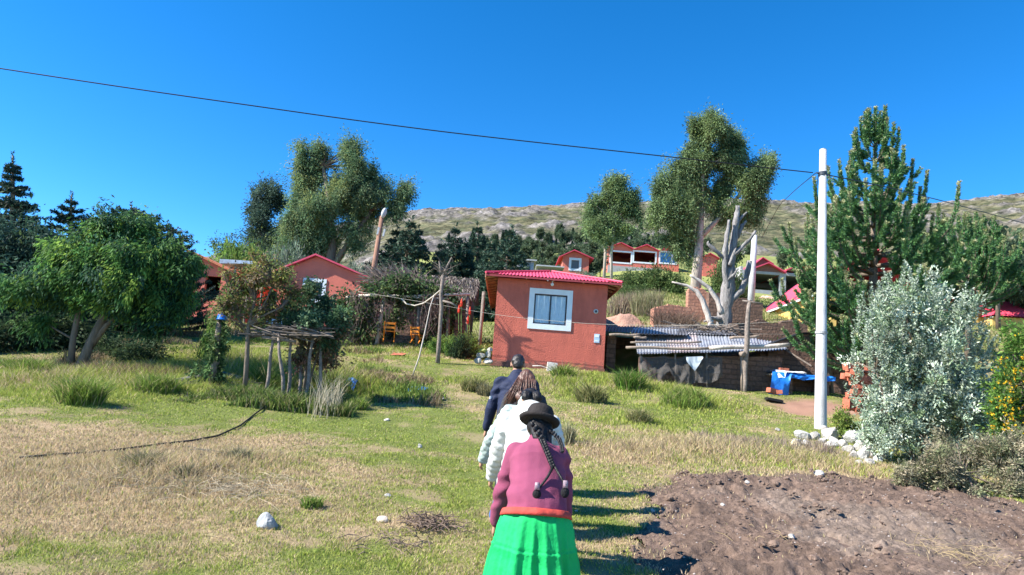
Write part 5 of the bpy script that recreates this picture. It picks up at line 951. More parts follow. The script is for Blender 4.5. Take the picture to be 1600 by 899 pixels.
for i in range(60): o = at(694 + rng.normal() * 3, 426 + rng.normal() * 4, 24.75); d = Vector((rng.normal() * .35, rng.normal() * .3, rng.normal() * .3 + .1)); b.tube([o, o + d * .5, o + d * .7], [.009, .007, .004], 4)
b.build('brush_tuft', STICK, fk)
p = G(643, 592); q = at(672, 480, p.y + .4); b = MB(); b.tube([p, p.lerp(q, .3) + Vector((.06, 0, 0)), p.lerp(q, .65) + Vector((.04, 0, 0)), q, at(678, 462, p.y + .5)], [.022, .022, .02, .015, .01], 7); tag(b.build('thin_stick', DEADP, None, True, p), 'long thin pale stick leaning up from the lawn toward the pergola', 'stick')
pg = thing('pergola', on(610, 0, 29.5), 'vine-smothered pergola of leaning poles before the thatched hut', 'pergola')
for a, c in [((588, 528), (600, 466)), ((652, 530), (655, 470)), ((699, 520), (701, 462)), ((548, 520), (552, 462)), ((730, 505), (731, 462))]:
    p = on(a[0], 0, 29.5); q = at(c[0], c[1], 29.4); b = MB(); b.tube([p - Vector((0, 0, .2)), p.lerp(q, .5), q], [.10, .085, .07], 8, wob=.15); b.build('post', DEADP if a[0] == 588 else STICK, pg, True)
for a, c in [((540, 465), (607, 458)), ((625, 463), (702, 467)), ((560, 462), (735, 460))]:
    b = MB(); b.tube([at(*a, 29.3), at((a[0] + c[0]) / 2, (a[1] + c[1]) / 2 + 1.5, 29.3), at(*c, 29.3)], .05, 7, wob=.2); b.build('crossbar', DEADP, pg, True)
def bl(px, py, rx, ry, Y, dp=.8): s = ppm(Y); return (at(px, py, Y), (rx / s, rx / s * dp, ry / s))
crown('vine', [bl(552, 474, 22, 14, 29.4), bl(592, 456, 20, 12, 29.5), bl(630, 450, 28, 14, 29.6), bl(665, 456, 26, 16, 29.6), bl(695, 470, 16, 18, 29.6), bl(545, 490, 14, 26, 29.3), bl(566, 500, 14, 26, 29.3), bl(682, 495, 14, 30, 29.7), bl(640, 470, 24, 10, 29.9), bl(612, 500, 12, 22, 30.4)], LEAF, pg, 300, 40, .42, .17, .5, [(.045, .085, .032), (.065, .115, .04), (.032, .06, .026), (.10, .14, .05), (.09, .08, .06)], .5, .35)
b = MB()
for i in range(260): o = at(rng.choice([552, 560, 566, 600, 668, 676, 684]) + rng.normal() * 7, rng.uniform(455, 480), 29.2 + rng.normal() * .3); l = rng.uniform(.4, 1.6); b.tube([o, o + Vector((rng.normal() * .15, rng.normal() * .1, -l * .5)), o + Vector((rng.normal() * .25, rng.normal() * .15, -l))], [.012, .010, .006], 4)
b.build('dry_tendrils', mat('tendril', (.17, .12, .10), .95, .4, 8), pg)
b = MB(); P = [at(627, 467, 28.9), at(635, 475, 28.8), at(648, 478, 28.7), at(662, 474, 28.6), at(676, 464, 28.2), at(690, 452, 27.2)]; b.tube(P, .03, 7); tag(b.build('hanging_rope', ROPE, None, True, P[0]), 'thick pale rope sagging from the pergola to the forked post', 'rope')
ORN = mat('orange_chair', (.66, .21, .02), .6, .1, 5)
for px, sc, lb, rz in [(606, 1.0, 'bright orange slatted chair under the left half of the pergola', .15), (649, .85, 'duller orange chair farther right under the pergola', -.3)]:
    o = on(px, 0, 29.0 if sc == 1 else 29.3); t = thing('orange_chair', o, lb, 'chair', 'orange chairs under the pergola'); o = o + Vector((0, 0, .25)); Rz = Matrix.Rotation(rz, 3, 'Z'); q = lambda x, y, z: o + Rz @ Vector((x * sc, y * sc, z * sc))
    for x in (-.22, .22):
        for y0_, y1_ in ((-.2, .25), (.25, -.2)):
            b = MB(); b.bar(q(x, y0_, 0), q(x, y1_, .42), .04); b.build('leg', ORN, t)
        b = MB(); b.bar(q(x, -.2, .40), q(x, -.3, .82), .04); b.build('back_post', ORN, t)
    b = MB(); [b.bar(q(-.25, y, .44), q(.25, y, .44), .06, .02) for y in (-.18, -.08, .02, .12, .22)]; b.build('seat', ORN, t)
    b = MB(); [b.bar(q(-.25, -.25 - .05 * (z - .6), z), q(.25, -.25 - .05 * (z - .6), z), .025, .09) for z in (.58, .76)]; b.build('backrest', ORN, t)
POK = mat('poker_red', (.62, .06, .03), .7, .15, 10)
for k, (px, py, side) in enumerate([(721, 474, 'tallest'), (717, 484, 'leftmost'), (734, 487, 'rightmost'), (731, 501, 'lowest')]):
    q = at(px, py, 29); g = on(px, 0, 29); t = thing('torch_lily', g, '%s of four red flower spikes in front of the hut wall' % side, 'flower', 'red flower spikes in front of the hut'); b = MB(); b.tube([g, q], .025, 5); b.build('stem', LEAF if False else mat('green_stem', (.08, .14, .04), .7, .2, 5), t); b = MB(); b.lathe(q, [(.02, -.16), (.045, -.10), (.05, 0), (.035, .12), (.012, .2), (.001, .22)], 10); b.build('flower_head', POK, t)
def flat_piece(name, label, cat, px, py, w, d, m, h=.03, seed=0, lift=.02):
    q = G(px, py); n = 14; V = []; rs = np.random.default_rng(seed)
    for i in range(n + 1):
        for j in range(n + 1):
            a, c = i / n * 2 - 1, j / n * 2 - 1; k = 1 - .3 * fbm(np.array([a * 2 + seed]), np.array([c * 2.]), seed, 2)[0]; x, y = q.x + a * w * k, q.y + c * d * k; V.append([x, y, hz(x, y) + lift + h * fbm(np.array([a * 3.]), np.array([c * 3.]), seed + 4, 3)[0]])
    return tag(MB().add(V, [(i * (n + 1) + j, (i + 1) * (n + 1) + j, (i + 1) * (n + 1) + j + 1, i * (n + 1) + j + 1) for i in range(n) for j in range(n)]).build(name, m, None, True, q), label, cat)
flat_piece('tarp_scrap', 'flat blue plastic scrap lying on the open lawn below the stick', 'plastic scrap', 653, 610, .30, .25, TARP, .06, 3)
flat_piece('tarp_scrap', 'blue plastic scrap caught in the dark weeds of the hollow', 'plastic scrap', 548, 611, .16, .3, TARP, .25, 5, .10)
flat_piece('roof_tile', 'lone orange-red tile piece lying below the garden wall', 'tile', 622, 556, .28, .3, BRICK, .05, 8, .04)
flat_piece('flat_stone', 'flat pale stone slab on the dry lawn below the stick', 'stone', 682, 625, .22, .2, STONEW, .06, 9, .02)

# blue tarp table, bricks
BX = G(1240, 617); tt_ = thing('tarp_table', BX, 'low mud-brick bench draped with a bright blue tarp beside the pole', 'table'); Yt = BX.y
xa, xb = at(1208, 600, Yt).x, at(1300, 600, Yt).x; zt = at(1235, 584, Yt).z; zb = BX.z - .25
b = MB(); b.box((xa + .55, Yt + .5, (zb + zt - .08) / 2), (.34, .8, zt - zb - .08)); b.box((xb - .2, Yt + .5, (zb + zt - .08) / 2), (.3, .8, zt - zb - .08)); b.box(((xa + xb) / 2, Yt + .95, (zb + zt - .1) / 2), (xb - xa, .12, zt - zb - .1)); b.build('bench', ADOBE, tt_)
b = MB(); b.box(((xa + xb) / 2, Yt + .48, zt - .06), (xb - xa, .95, .06)); b.build('board', WOOD, tt_)
V = []; n, k = 50, 22
for i in range(n + 1):
    s_ = i / n; x = xa - .05 + (xb - xa + .1) * s_
    hang = .15 + (.62 if s_ < .28 else .05) * (1 if s_ < .3 else .6 + .4 * math.sin(s_ * 17))
    for j in range(k + 1):
        u = j / k; w = fbm(np.array([s_ * 8.]), np.array([u * 3.]), 66, 3)[0] - .5
        if u < .5: V.append([x, Yt + .95 - .97 * u * 2, zt + .01 + .07 * w])
        else: V.append([x - (.16 * (u - .5) * 2 if s_ < .1 else 0), Yt - .04 - .30 * (w + .28) * min(1, (u - .5) * 5), zt + .01 - hang * (u - .5) * 2 + .08 * w])
MB().add(V, [(i * (k + 1) + j, (i + 1) * (k + 1) + j, (i + 1) * (k + 1) + j + 1, i * (k + 1) + j + 1) for i in range(n) for j in range(k)]).build('tarp', TARP, tt_, True)
V = []
for i in range(21):
    for j in range(13):
        a, c = i / 20, j / 12; w = fbm(np.array([a * 5.]), np.array([c * 4.]), 12, 3)[0]; V.append([xa + .08 + .95 * a, Yt - .12 + .7 * c, zt + .055 + .06 * w - max(0, .16 - c) * (1.6 if a < .35 else .3)])
tag(MB().add(V, [(i * 13 + j, (i + 1) * 13 + j, (i + 1) * 13 + j + 1, i * 13 + j + 1) for i in range(20) for j in range(12)]).build('white_cloth', mat('white_cloth', (.58, .66, .74), .8, .12, 5, .2, 12), None, True, (xa, Yt, zt)), 'pale crumpled sheet spread on top of the blue tarp', 'cloth')
def brick(px, py, Y, lb, rz=0, ry=0, sc=1, hollow=False, lift=0):
    q = at(px, py, Y); t = MB(); R = Matrix.Rotation(rz, 3, 'Z') @ Matrix.Rotation(ry, 3, 'Y'); 
    if not hollow: t.box(q + Vector((0, 0, lift)), (.34 * sc, .2 * sc, .15 * sc), R)
    else:
        for a in (-1, 1): t.box(q + R @ Vector((a * .12 * sc, 0, 0)), (.03 * sc, .26 * sc, .27 * sc), R)
        for c in (-1, 0, 1): t.box(q + R @ Vector((0, 0, c * .12 * sc)), (.209 * sc, .26 * sc, .03 * sc), R)
        t.box(q, (.03 * sc, .255 * sc, .2 * sc), R)
    return tag(t.build('brick', BRICK, None, False, q), lb, 'brick')
brick(1224, 578.5, Yt + .25, 'single red brick lying on the blue-tarp table', .1, 0, .95)
brick(1207, 611, Yt - .3, 'red brick lying flat on the grass left of the tarp table', .35, .15, 1.05)
brick(1215, 613, Yt - .32, 'second red brick on the grass, overlapping the tarp hem', -.3, -.12, .9)
q = at(1253, 584, Yt + .2); b = MB(); b.rock(q, (.17, .14, .08), 8); tag(b.build('pale_stone', STONEW, None, True, q), 'flattish whitish stone weighing down the tarp top', 'stone')
q = G(1209, 629); b = MB(); b.box((q.x, q.y, q.z + .08), (.5, .3, .07), Matrix.Rotation(.12, 3, 'Y')); b.tube([(q.x - .25, q.y, q.z + .1), (q.x + .25, q.y, q.z + .04)], .06, 8); tag(b.build('black_tray', BLACKP, None, False, q), 'black flat plastic tray on the grass near the tarp table', 'tray')
bp_ = on(1340, 0, 18.6); t = thing('brick_heap', bp_, 'broken red brick stack half swallowed by the grey shrub', 'bricks'); b = MB(); rs = random.Random(5)
for i in range(46):
    px, py = 1340 + rs.gauss(0, 11), rs.uniform(572, 640); b.box(at(px, py, 18.6 + rs.uniform(-.25, .3)), (rs.uniform(.2, .34), .2, rs.uniform(.1, .17)), Matrix.Rotation(rs.uniform(-.5, .5), 3, 'Z') @ Matrix.Rotation(rs.uniform(-.25, .25), 3, 'Y'))
b.build('broken_bricks', BRICK, t)
brick(1328, 632, 18.2, 'upright hollow brick with open cells left of the brick heap', .3, .05, .95, True); brick(1345, 640, 18.1, 'hollow brick leaning at the foot of the brick heap', -.4, .3, .9, True)
hole = G(1250, 648)

# stones
def stone(px, py, w, h, lb, m=STONEW, seed=0, group=None, Y=None, dz=0, nm='stone'):
    q = G(px, py) if Y is None else at(px, py, Y); s = ppm(q.y); rx, rz_ = w / s / 2, h / s / 2; c = Vector((q.x, q.y + rx * .4, q.z + rz_ * .55 + dz)); b = MB(); b.rock(c, (rx, rx * .8, rz_ * 1.15), seed, 18, 12)
    return tag(b.build(nm, m, None, False, (c.x, c.y, q.z)), lb, 'stone', group)
hs2 = [(1254, 686, 22, 16), (1246, 694, 14, 9), (1276, 688, 18, 14), (1262, 697, 14, 10), (1297, 687, 26, 20), (1310, 682, 16, 14), (1300, 700, 18, 12), (1318, 700, 14, 12), (1289, 676, 12, 10), (1336, 694, 24, 20), (1328, 708, 18, 12), (1346, 704, 22, 18), (1352, 720, 20, 16), (1338, 718, 18, 14), (1366, 716, 16, 12), (1374, 722, 14, 10), (1360, 728, 18, 12), (1345, 730, 16, 10), (1305, 692, 14, 10), (1322, 688, 12, 9), (1384, 714, 12, 10), (1356, 706, 14, 11)]
for i, (a, c, w, h) in enumerate(hs2): stone(a, c, w * 1.15, h * 1.25, 'pale angular stone in the heap below the white pole', STONEW if i % 3 else mat('white_stone', (.62, .60, .57), .9, .12, 6, .6, 22, col2=(.36, .35, .33)), i, 'pale stones heaped at the foot of the white pole')
stone(1247, 703, 22, 18, 'yellowish rounded stone at left front of the pole heap', mat('yellow_stone', (.62, .53, .33), .9, .15, 5, .3, 16), 40)
stone(1288, 694, 18, 12, 'dark grey stone among the white ones at the pole foot', STONE, 41)
stone(1281, 743, 16, 10, 'greyish stone on the soil edge below the pole heap', STONE, 42)
stone(1215, 674, 9, 6, 'small yellowish stone on the grass left of the pole', STONEW, 43)
stone(415, 826, 36, 27, 'large blue-grey stone with pale top on the dry lawn', mat('blue_stone', (.36, .37, .37), .9, .15, 4, .6, 14, col2=(.20, .215, .23)), 50)
stone(597, 817, 22, 11, 'flat rounded pale stone right of the big grey stone', mat('beige_stone', (.50, .43, .36), .9, .2, 8, .3, 20), 51)
stone(655, 700, 9, 8, 'small whitish stone alone on the green path', STONEW, 52)
stone(604, 658, 10, 5, 'small yellowish stone flat on the far lawn', STONEW, 53)
stone(605, 777, 11, 7, 'small pale stone above the flat rounded stone', STONEW, 54)
for i, (a, c, w, h, dz, lb) in enumerate([(747, 566, 14, 9, 0, 'lowest left pale stone stacked at the red house corner'), (762, 567, 16, 9, 0, 'broad lowest pale stone touching the red house corner'), (751, 559, 15, 10, .1, 'middle left pale stone of the corner stack'), (763, 558, 12, 10, .12, 'upright stone of the corner stack beside the wall'), (755, 552, 14, 6, .22, 'mossy yellow-green stone upon the corner stack'), (765, 551, 11, 6, .25, 'topmost flat pale stone of the corner stack')]):
    stone(a, c, w, h, lb, STONEW if i != 4 else mat('mossy', (.28, .30, .10), .95, .3, 6, .3, 20), 60 + i, 'stones stacked at the house corner', 25.1, dz * .3)
for i, (a, c, w, h, lb) in enumerate([(1168, 756, 9, 6, 'small white stone at the top of the tilled soil'), (1130, 790, 8, 5, 'small pale pebble mid soil'), (1238, 842, 12, 8, 'pale stone on the tilled soil right of centre'), (1020, 800, 8, 6, 'small grey clod stone at the soil edge by the shadows'), (900, 800, 6, 4, 'tiny pale stone on the path beside the woman in the hat')]): stone(a, c, w, h, lb, STONEW, 80 + i)
q0 = G(352, 601); b = MB(); P = [G(270, 606), G(310, 603), G(345, 598), G(385, 606), G(405, 612)]; b.tube([p + Vector((0, 0, .14)) for p in P], [.06, .14, .17, .13, .06], 10, wob=.3); tag(b.build('fallen_branch', DEADW, None, True, q0), 'thick grey fallen branch in the weeds at the lawn edge', 'branch')
b = MB()
for i in range(150): o = G(rng.uniform(250, 420), rng.uniform(596, 608)); d = Vector((rng.normal(), rng.normal() * .3, rng.normal() * .15 + .1)) * rng.uniform(.15, .45); o = o + Vector((0, 0, .1)); b.tube([o - d, o, o + d], [.008, .012, .006], 4)
tag(b.build('brushwood', STICK, None, False, q0), 'tangle of dry purplish brushwood at the lawn edge', 'brushwood')
# hose, stake, twigs, dry straw
hp = [(424, 627), (415, 637), (400, 648), (375, 668), (340, 684), (300, 692), (262, 696), (225, 701), (180, 707), (140, 711), (90, 714), (30, 719)]
P = [G(*p) + Vector((0, 0, .03)) for p in hp]; tag(MB().tube(P, .015, 7).build('hose', BLACKP, None, True, P[0]), 'long black hose curving across the left lawn from a stake', 'hose')
q = G(424, 632); b = MB(); b.tube([q - Vector((0, 0, .1)), q + Vector((.03, 0, .22))], [.025, .02], 7); tag(b.build('stake', STICK, None, True, q), 'short brown stake at the upper end of the hose', 'stake')
def sticks(name, lb, cat, px, py, r, n, m, rad_, up=.05, ln=(.08, .25)):
    o = G(px, py); b = MB()
    for i in range(n):
        x, y = o.x + rng.normal() * r, o.y + rng.normal() * r * .8; p = Vector((x, y, hz(x, y) + .02 + rng.uniform(0, up))); d = Vector((rng.normal(), rng.normal(), rng.normal() * .25)).normalized() * rng.uniform(*ln); b.tube([p - d, p + Vector((0, 0, .02)), p + d], [rad_ * .7, rad_, rad_ * .5], 4)
    return tag(b.build(name, m, None, False, o), lb, cat)
sticks('twig_heap', 'small heap of dark dry twigs on the path left of the hat woman', 'twigs', 672, 826, .13, 130, mat('dark_twig', (.16, .115, .09), .95, .4, 10), .005, .06, (.04, .14))
sticks('twig_scatter', 'loose brown twigs and bark bits near bottom centre lawn', 'twigs', 615, 853, .2, 40, mat('dark_twig', (.1, .1, .1)), .005, .03, (.03, .10))
sticks('straw_heap', 'pale dry straw stalks strewn over the left lawn', 'straw', 352, 768, .35, 260, STRAWM, .0024, .05, (.06, .22)); sticks('straw_heap', 'thin pale dry stalks at the left end of the weedy strip', 'straw', 205, 748, .3, 150, STRAWM, .0024, .05, (.06, .2))
sticks('forked_stalk', 'pale forked dry stalks sticking up by the grey weeds', 'stalks', 335, 720, .14, 10, STRAWM, .007, .12, (.12, .25)); sticks('soil_straw', 'yellow dry straw lying on tilled soil at lower right', 'straw', 1500, 868, .3, 110, mat('soil_straw_tan', (.34, .26, .14), .9, .3, 20), .0025, .03, (.04, .12)); sticks('soil_straw', 'few dry straws over the middle of the tilled soil', 'straw', 1190, 845, .25, 18, mat('soil_straw_tan', (.34, .26, .14)), .0025, .03, (.04, .12))

# grass tussocks
def tussock(name, lb, px, py, w, h, n, cols, cat='grass tussock', lean=.8, group=None):
    o = G(px, py); s = ppm(o.y); r = w / s / 2; a = rng.uniform(0, 6.283, n); d = r * .75 * rng.random(n) ** .6; x, y = o.x + d * np.cos(a), o.y + .3 * r + d * np.sin(a) * .8; hh_ = h / s * (1 - .5 * (d / r) ** 2) * rng.uniform(.35, 1.15, n) * (.55 + .9 * fbm(x * 4 / r, y * 4 / r, 19, 2)); cols = list(cols) * 3 + [(.40, .34, .18), (.33, .29, .14)]
    return tag(blade_mesh(name, x, y, hh_, np.full(n, .006 + .0011 * o.y), pick_cols(n, cols, .2), lean=lean, loc=o), lb, cat, group)
LUSH = [(.15, .24, .04), (.20, .29, .05), (.11, .18, .035), (.24, .30, .08)]; OLV = [(.16, .18, .06), (.22, .23, .09), (.11, .13, .045), (.3, .28, .13)]
tussock('grass_tussock', 'bushy green tussock with dark shaded right side on the left lawn', 118, 634, 80, 44, 1800, LUSH); tussock('grass_tussock', 'wide bright green tussock right of the bushy shaded one', 235, 616, 90, 32, 1700, LUSH); tussock('grass_tussock', 'long low green grass hump at the far left edge', 40, 592, 70, 34, 1400, LUSH)
tussock('grass_tussock', 'olive tussock on the lawn just left of the man in navy', 738, 612, 44, 22, 1100, OLV); tussock('grass_tussock', 'greyish dry tussock touching the olive one by the man', 758, 618, 34, 18, 700, [(.2, .2, .11), (.14, .14, .08), (.28, .26, .16)])
tussock('grass_tussock', 'deep green tall tussock below the shed doorway', 985, 610, 56, 32, 1500, [(.10, .20, .03), (.14, .26, .04), (.07, .14, .025)]); tussock('grass_tussock', 'long green grass hump before the netted shed wall', 1075, 636, 100, 26, 1700, LUSH); tussock('grass_tussock', 'bright green bush-like tuft under the red house wall', 880, 596, 44, 26, 900, LUSH)
tussock('grass_tussock', 'pale dry tall tussock right beside the hat woman', 888, 696, 22, 34, 500, [(.34, .34, .2), (.28, .27, .15), (.4, .37, .24)], lean=.5); tussock('grass_tussock', 'loose green-grey tuft between red house and soil', 1000, 662, 50, 22, 700, OLV); tussock('grass_tussock', 'olive weed clump left of the pale straw strip', 925, 630, 60, 30, 1200, OLV)
tussock('weed_tuft', 'grey-green weed tuft beside the forked dry stalks', 368, 722, 46, 20, 700, [(.16, .17, .10), (.22, .22, .14), (.11, .12, .07)], 'weed'); tussock('weed_tuft', 'grey-olive weed tuft in the middle of the dry lawn', 288, 752, 40, 22, 700, [(.17, .16, .10), (.24, .22, .14), (.12, .12, .07)], 'weed'); tussock('weed_tuft', 'wide grey-olive weed patch by the hose bend', 215, 738, 80, 28, 1200, [(.17, .16, .09), (.24, .22, .13), (.12, .12, .06)], 'weed'); tussock('weed_tuft', 'small bright green tuft right of the big grey stone', 484, 795, 40, 18, 500, LUSH, 'weed')
tussock('grass_tussock', 'rank green grass filling the hollow edge beneath the platform', 500, 628, 110, 34, 2000, [(.09, .15, .03), (.14, .21, .04), (.06, .10, .025)]); tussock('grass_tussock', 'bright green patch at the right of the hollow', 556, 640, 50, 18, 900, LUSH); tussock('grass_tussock', 'blue-green leek-like tuft at the foot of the leaning trunks', 160, 588, 24, 24, 300, [(.05, .14, .08), (.07, .17, .09)]); tussock('grass_tussock', 'tall grass below the autumn tree', 410, 610, 90, 34, 1500, LUSH)

# ------------------------------------------------------------------ people
SKIN = mat('skin', (.36, .20, .135), .6, .08, 10); 
def cap_tube(mb, p0, p1, r0, r1, sx=1.0, sy=1.0, n=16):
    p0, p1 = Vector(p0), Vector(p1); a = (p1 - p0); L = a.length; a = a.normalized() if L > 1e-6 else Vector((0, 0, 1)); u = Vector((1, 0, 0)) - a * a.x
    if u.length < .2: u = Vector((0, 1, 0)) - a * a.y
    u.normalize(); w = a.cross(u); V = []; rings = []
    for i in range(5): t = math.pi / 2 * i / 4; rings.append((p0 - a * r0 * math.cos(t), max(1e-4, r0 * math.sin(t))))
    for i in range(5): t = math.pi / 2 * i / 4; rings.append((p1 + a * r1 * math.sin(t), max(1e-4, r1 * math.cos(t))))
    for c, r in rings:
        for k in range(n): q = 2 * math.pi * k / n; V.append(list(c + u * (r * sx * math.cos(q)) + w * (r * sy * math.sin(q))))
    m = len(rings); mb.add(V, [(i * n + k, i * n + (k + 1) % n, (i + 1) * n + (k + 1) % n, (i + 1) * n + k) for i in range(m - 1) for k in range(n)] + [tuple(range(n))[::-1], tuple((m - 1) * n + k for k in range(n))])
def fuse(name, caps, m, parent, voxel=.012, smooth=4, post=None):
    mb = MB()
    for c in caps: cap_tube(mb, *c)
    root = parent
    o = mb.build('tmp_fuse', m, None); md = o.modifiers.new('r', 'REMESH'); md.mode = 'VOXEL'; md.voxel_size = voxel; md.use_smooth_shade = True
    if smooth: ms = o.modifiers.new('s', 'SMOOTH'); ms.factor = .5; ms.iterations = smooth
    me = bpy.data.meshes.new_from_object(o.evaluated_get(bpy.context.evaluated_depsgraph_get())); me.name = name
    bpy.data.objects.remove(o)
    n = len(me.vertices); V = np.zeros(n * 3, np.float32); me.vertices.foreach_get('co', V); V = V.reshape(-1, 3)
    if post is not None:
        N = np.zeros(n * 3, np.float32); me.vertex_normals.foreach_get('vector', N); V = post(V, N.reshape(-1, 3))
    V = V - np.array(root.location, np.float32); me.vertices.foreach_set('co', V.astype(np.float32).ravel()); me.update()
    me.materials.clear(); me.materials.append(m); me.polygons.foreach_set('use_smooth', np.ones(len(me.polygons), bool))
    r = bpy.data.objects.new(name, me); COL.objects.link(r); r.parent = parent; return r
def person(label, px, Y, H, lean=14, bow=25, arms=(None, None), stance=((-.1, .16), (.1, -.16)), sw=.185, face=0):
    """skeleton of a figure walking away from the camera (+Y)"""
    p = on(px, 0, Y); root = thing('person', p, label, 'person'); J = {}
    hip = Vector((0, 0, .52 * H)); la = rad(lean); ha = rad(lean + bow); up = Vector((0, math.sin(la), math.cos(la))); hu = Vector((0, math.sin(ha), math.cos(ha))); fw = Vector((0, math.cos(ha), -math.sin(ha)))
    J['hip'] = hip; J['waist'] = hip + up * .09 * H; J['chest'] = hip + up * .22 * H; J['sh'] = hip + up * .295 * H; J['neck'] = hip + up * .325 * H; J['head'] = J['neck'] + hu * .095 * H; J['hu'] = hu; J['fw'] = fw; J['up'] = up; J['H'] = H
    for k, sd in enumerate((-1, 1)):
        s_ = J['sh'] + Vector((sd * sw * H / 1.6, 0, -.028 * H)); a = arms[k] or (.06, .02, .0)
        e = s_ + Vector((sd * a[0], a[1], -.185 * H)); w = e + Vector((sd * a[0] * .5, a[1] + .06 + a[2], -.155 * H + a[2] * .3)); J['s%d' % k], J['e%d' % k], J['w%d' % k] = s_, e, w
        fx, fy = stance[k]; fz_ = hz(p.x + fx, p.y + fy) - p.z; hp = hip + Vector((sd * .055 * H, 0, 0)); an = Vector((fx, fy, fz_ + .05 * H)); kn = hp.lerp(an, .5) + Vector((0, .05 + .03 * (fy > 0), 0)); J['h%d' % k], J['k%d' % k], J['a%d' % k] = hp, kn, an
    for k in list(J):
        if isinstance(J[k], Vector) and k not in ('hu', 'fw', 'up'): J[k] = J[k] + p
    return root, J
def body(root, J, skin=SKIN):
    H = J['H'] / 1.6; c = []; hd, hu, fw = J['head'], J['hu'], J['fw']; rt = Vector((1, 0, 0))
    c += [(hd - fw * .012 * H + hu * .02 * H, hd + fw * .012 * H + hu * .02 * H, .085 * H, .085 * H, .88, 1.0), (hd - hu * .04 * H + fw * .03 * H, hd - hu * .07 * H + fw * .045 * H, .058 * H, .045 * H, 1.0, 1.0)]
    c += [(hd + fw * .095 * H + hu * .01 * H, hd + fw * .108 * H - hu * .025 * H, .011 * H, .015 * H), (hd + fw * .088 * H - hu * .058 * H - rt * .018 * H, hd + fw * .088 * H - hu * .058 * H + rt * .018 * H, .010 * H, .010 * H), (hd + fw * .085 * H + hu * .03 * H - rt * .035 * H, hd + fw * .085 * H + hu * .03 * H + rt * .035 * H, .012 * H, .012 * H)]
    for sd in (-1, 1): c += [(hd + rt * sd * .078 * H + hu * .018 * H, hd + rt * sd * .080 * H - hu * .022 * H - fw * .004, .020 * H, .014 * H, .5, 1.0), (hd + rt * sd * .03 * H + fw * .084 * H + hu * .008 * H, hd + rt * sd * .03 * H + fw * .085 * H + hu * .008 * H, .011 * H, .011 * H)]
    c += [(J['neck'] - J['up'] * .03 * H, hd - hu * .05 * H, .056 * H, .052 * H), (J['hip'], J['chest'], .125 * H, .13 * H, 1.15, .8), (J['chest'], J['sh'] - J['up'] * .02, .125 * H, .09 * H, 1.35, .8), (J['s0'], J['s1'], .055 * H, .055 * H)]
    for k in (0, 1):
        sd = -1 if k == 0 else 1; s_, e, w = J['s%d' % k], J['e%d' % k], J['w%d' % k]; c += [(s_, e, .048 * H, .038 * H), (e, w, .036 * H, .026 * H)]
        d = (w - e).normalized(); palm = w + d * .075 * H; inn = Vector((-sd, 0, 0)); fwd = Vector((0, 1, 0)); c.append((w + d * .02 * H, palm, .030 * H, .036 * H, .55, 1.15) )
        for i, (o, l) in enumerate([(.030, .070), (.010, .082), (-.010, .076), (-.030, .060)]):
            b0 = palm + fwd * o * H; m1 = b0 + d * l * .5 * H + inn * .006 * H; m2 = m1 + d * l * .32 * H + inn * .018 * H; m3 = m2 + d * l * .15 * H + inn * .02 * H; c += [(b0, m1, .0095 * H, .009 * H), (m1, m2, .009 * H, .0085 * H), (m2, m3, .0085 * H, .0075 * H)]
        t0 = w + d * .03 * H + fwd * .028 * H; t1 = t0 + d * .035 * H + fwd * .025 * H + inn * .012 * H; c += [(t0, t1, .012 * H, .0105 * H), (t1, t1 + d * .028 * H + inn * .01 * H, .0105 * H, .009 * H)]
        c += [(J['h%d' % k], J['k%d' % k], .075 * H, .052 * H), (J['k%d' % k], J['a%d' % k], .050 * H, .036 * H), (J['a%d' % k] - Vector((0, .03, .04 * H)), J['a%d' % k] + Vector((0, .13 * H, -.055 * H)), .034 * H, .026 * H)]
    return fuse('body', c, skin, root, .0085, 2)
def trousers(root, J, m, extra=.02):
    H = J['H'] / 1.6; c = [(J['h0'] + Vector((0, 0, .06)), J['h1'] + Vector((0, 0, .06)), .098 * H, .098 * H, .9, .9)]
    for k in (0, 1): c += [(J['h%d' % k], J['k%d' % k], .086 * H, .068 * H), (J['k%d' % k], J['a%d' % k] - Vector((0, 0, .0)), .066 * H, .058 * H)]
    return fuse('trousers', c, m, root, .014, 3)
def shoes(root, J, m):
    H = J['H'] / 1.6
    for k in (0, 1): a = J['a%d' % k]; fuse('shoe', [(a + Vector((0, -.03, -.035 * H)), a + Vector((0, .15 * H, -.05 * H)), .046 * H, .036 * H, 1, .9), (a + Vector((0, -.02, -.02)), a + Vector((0, 0, .02)), .044 * H, .044 * H)], m, root, .012, 2)
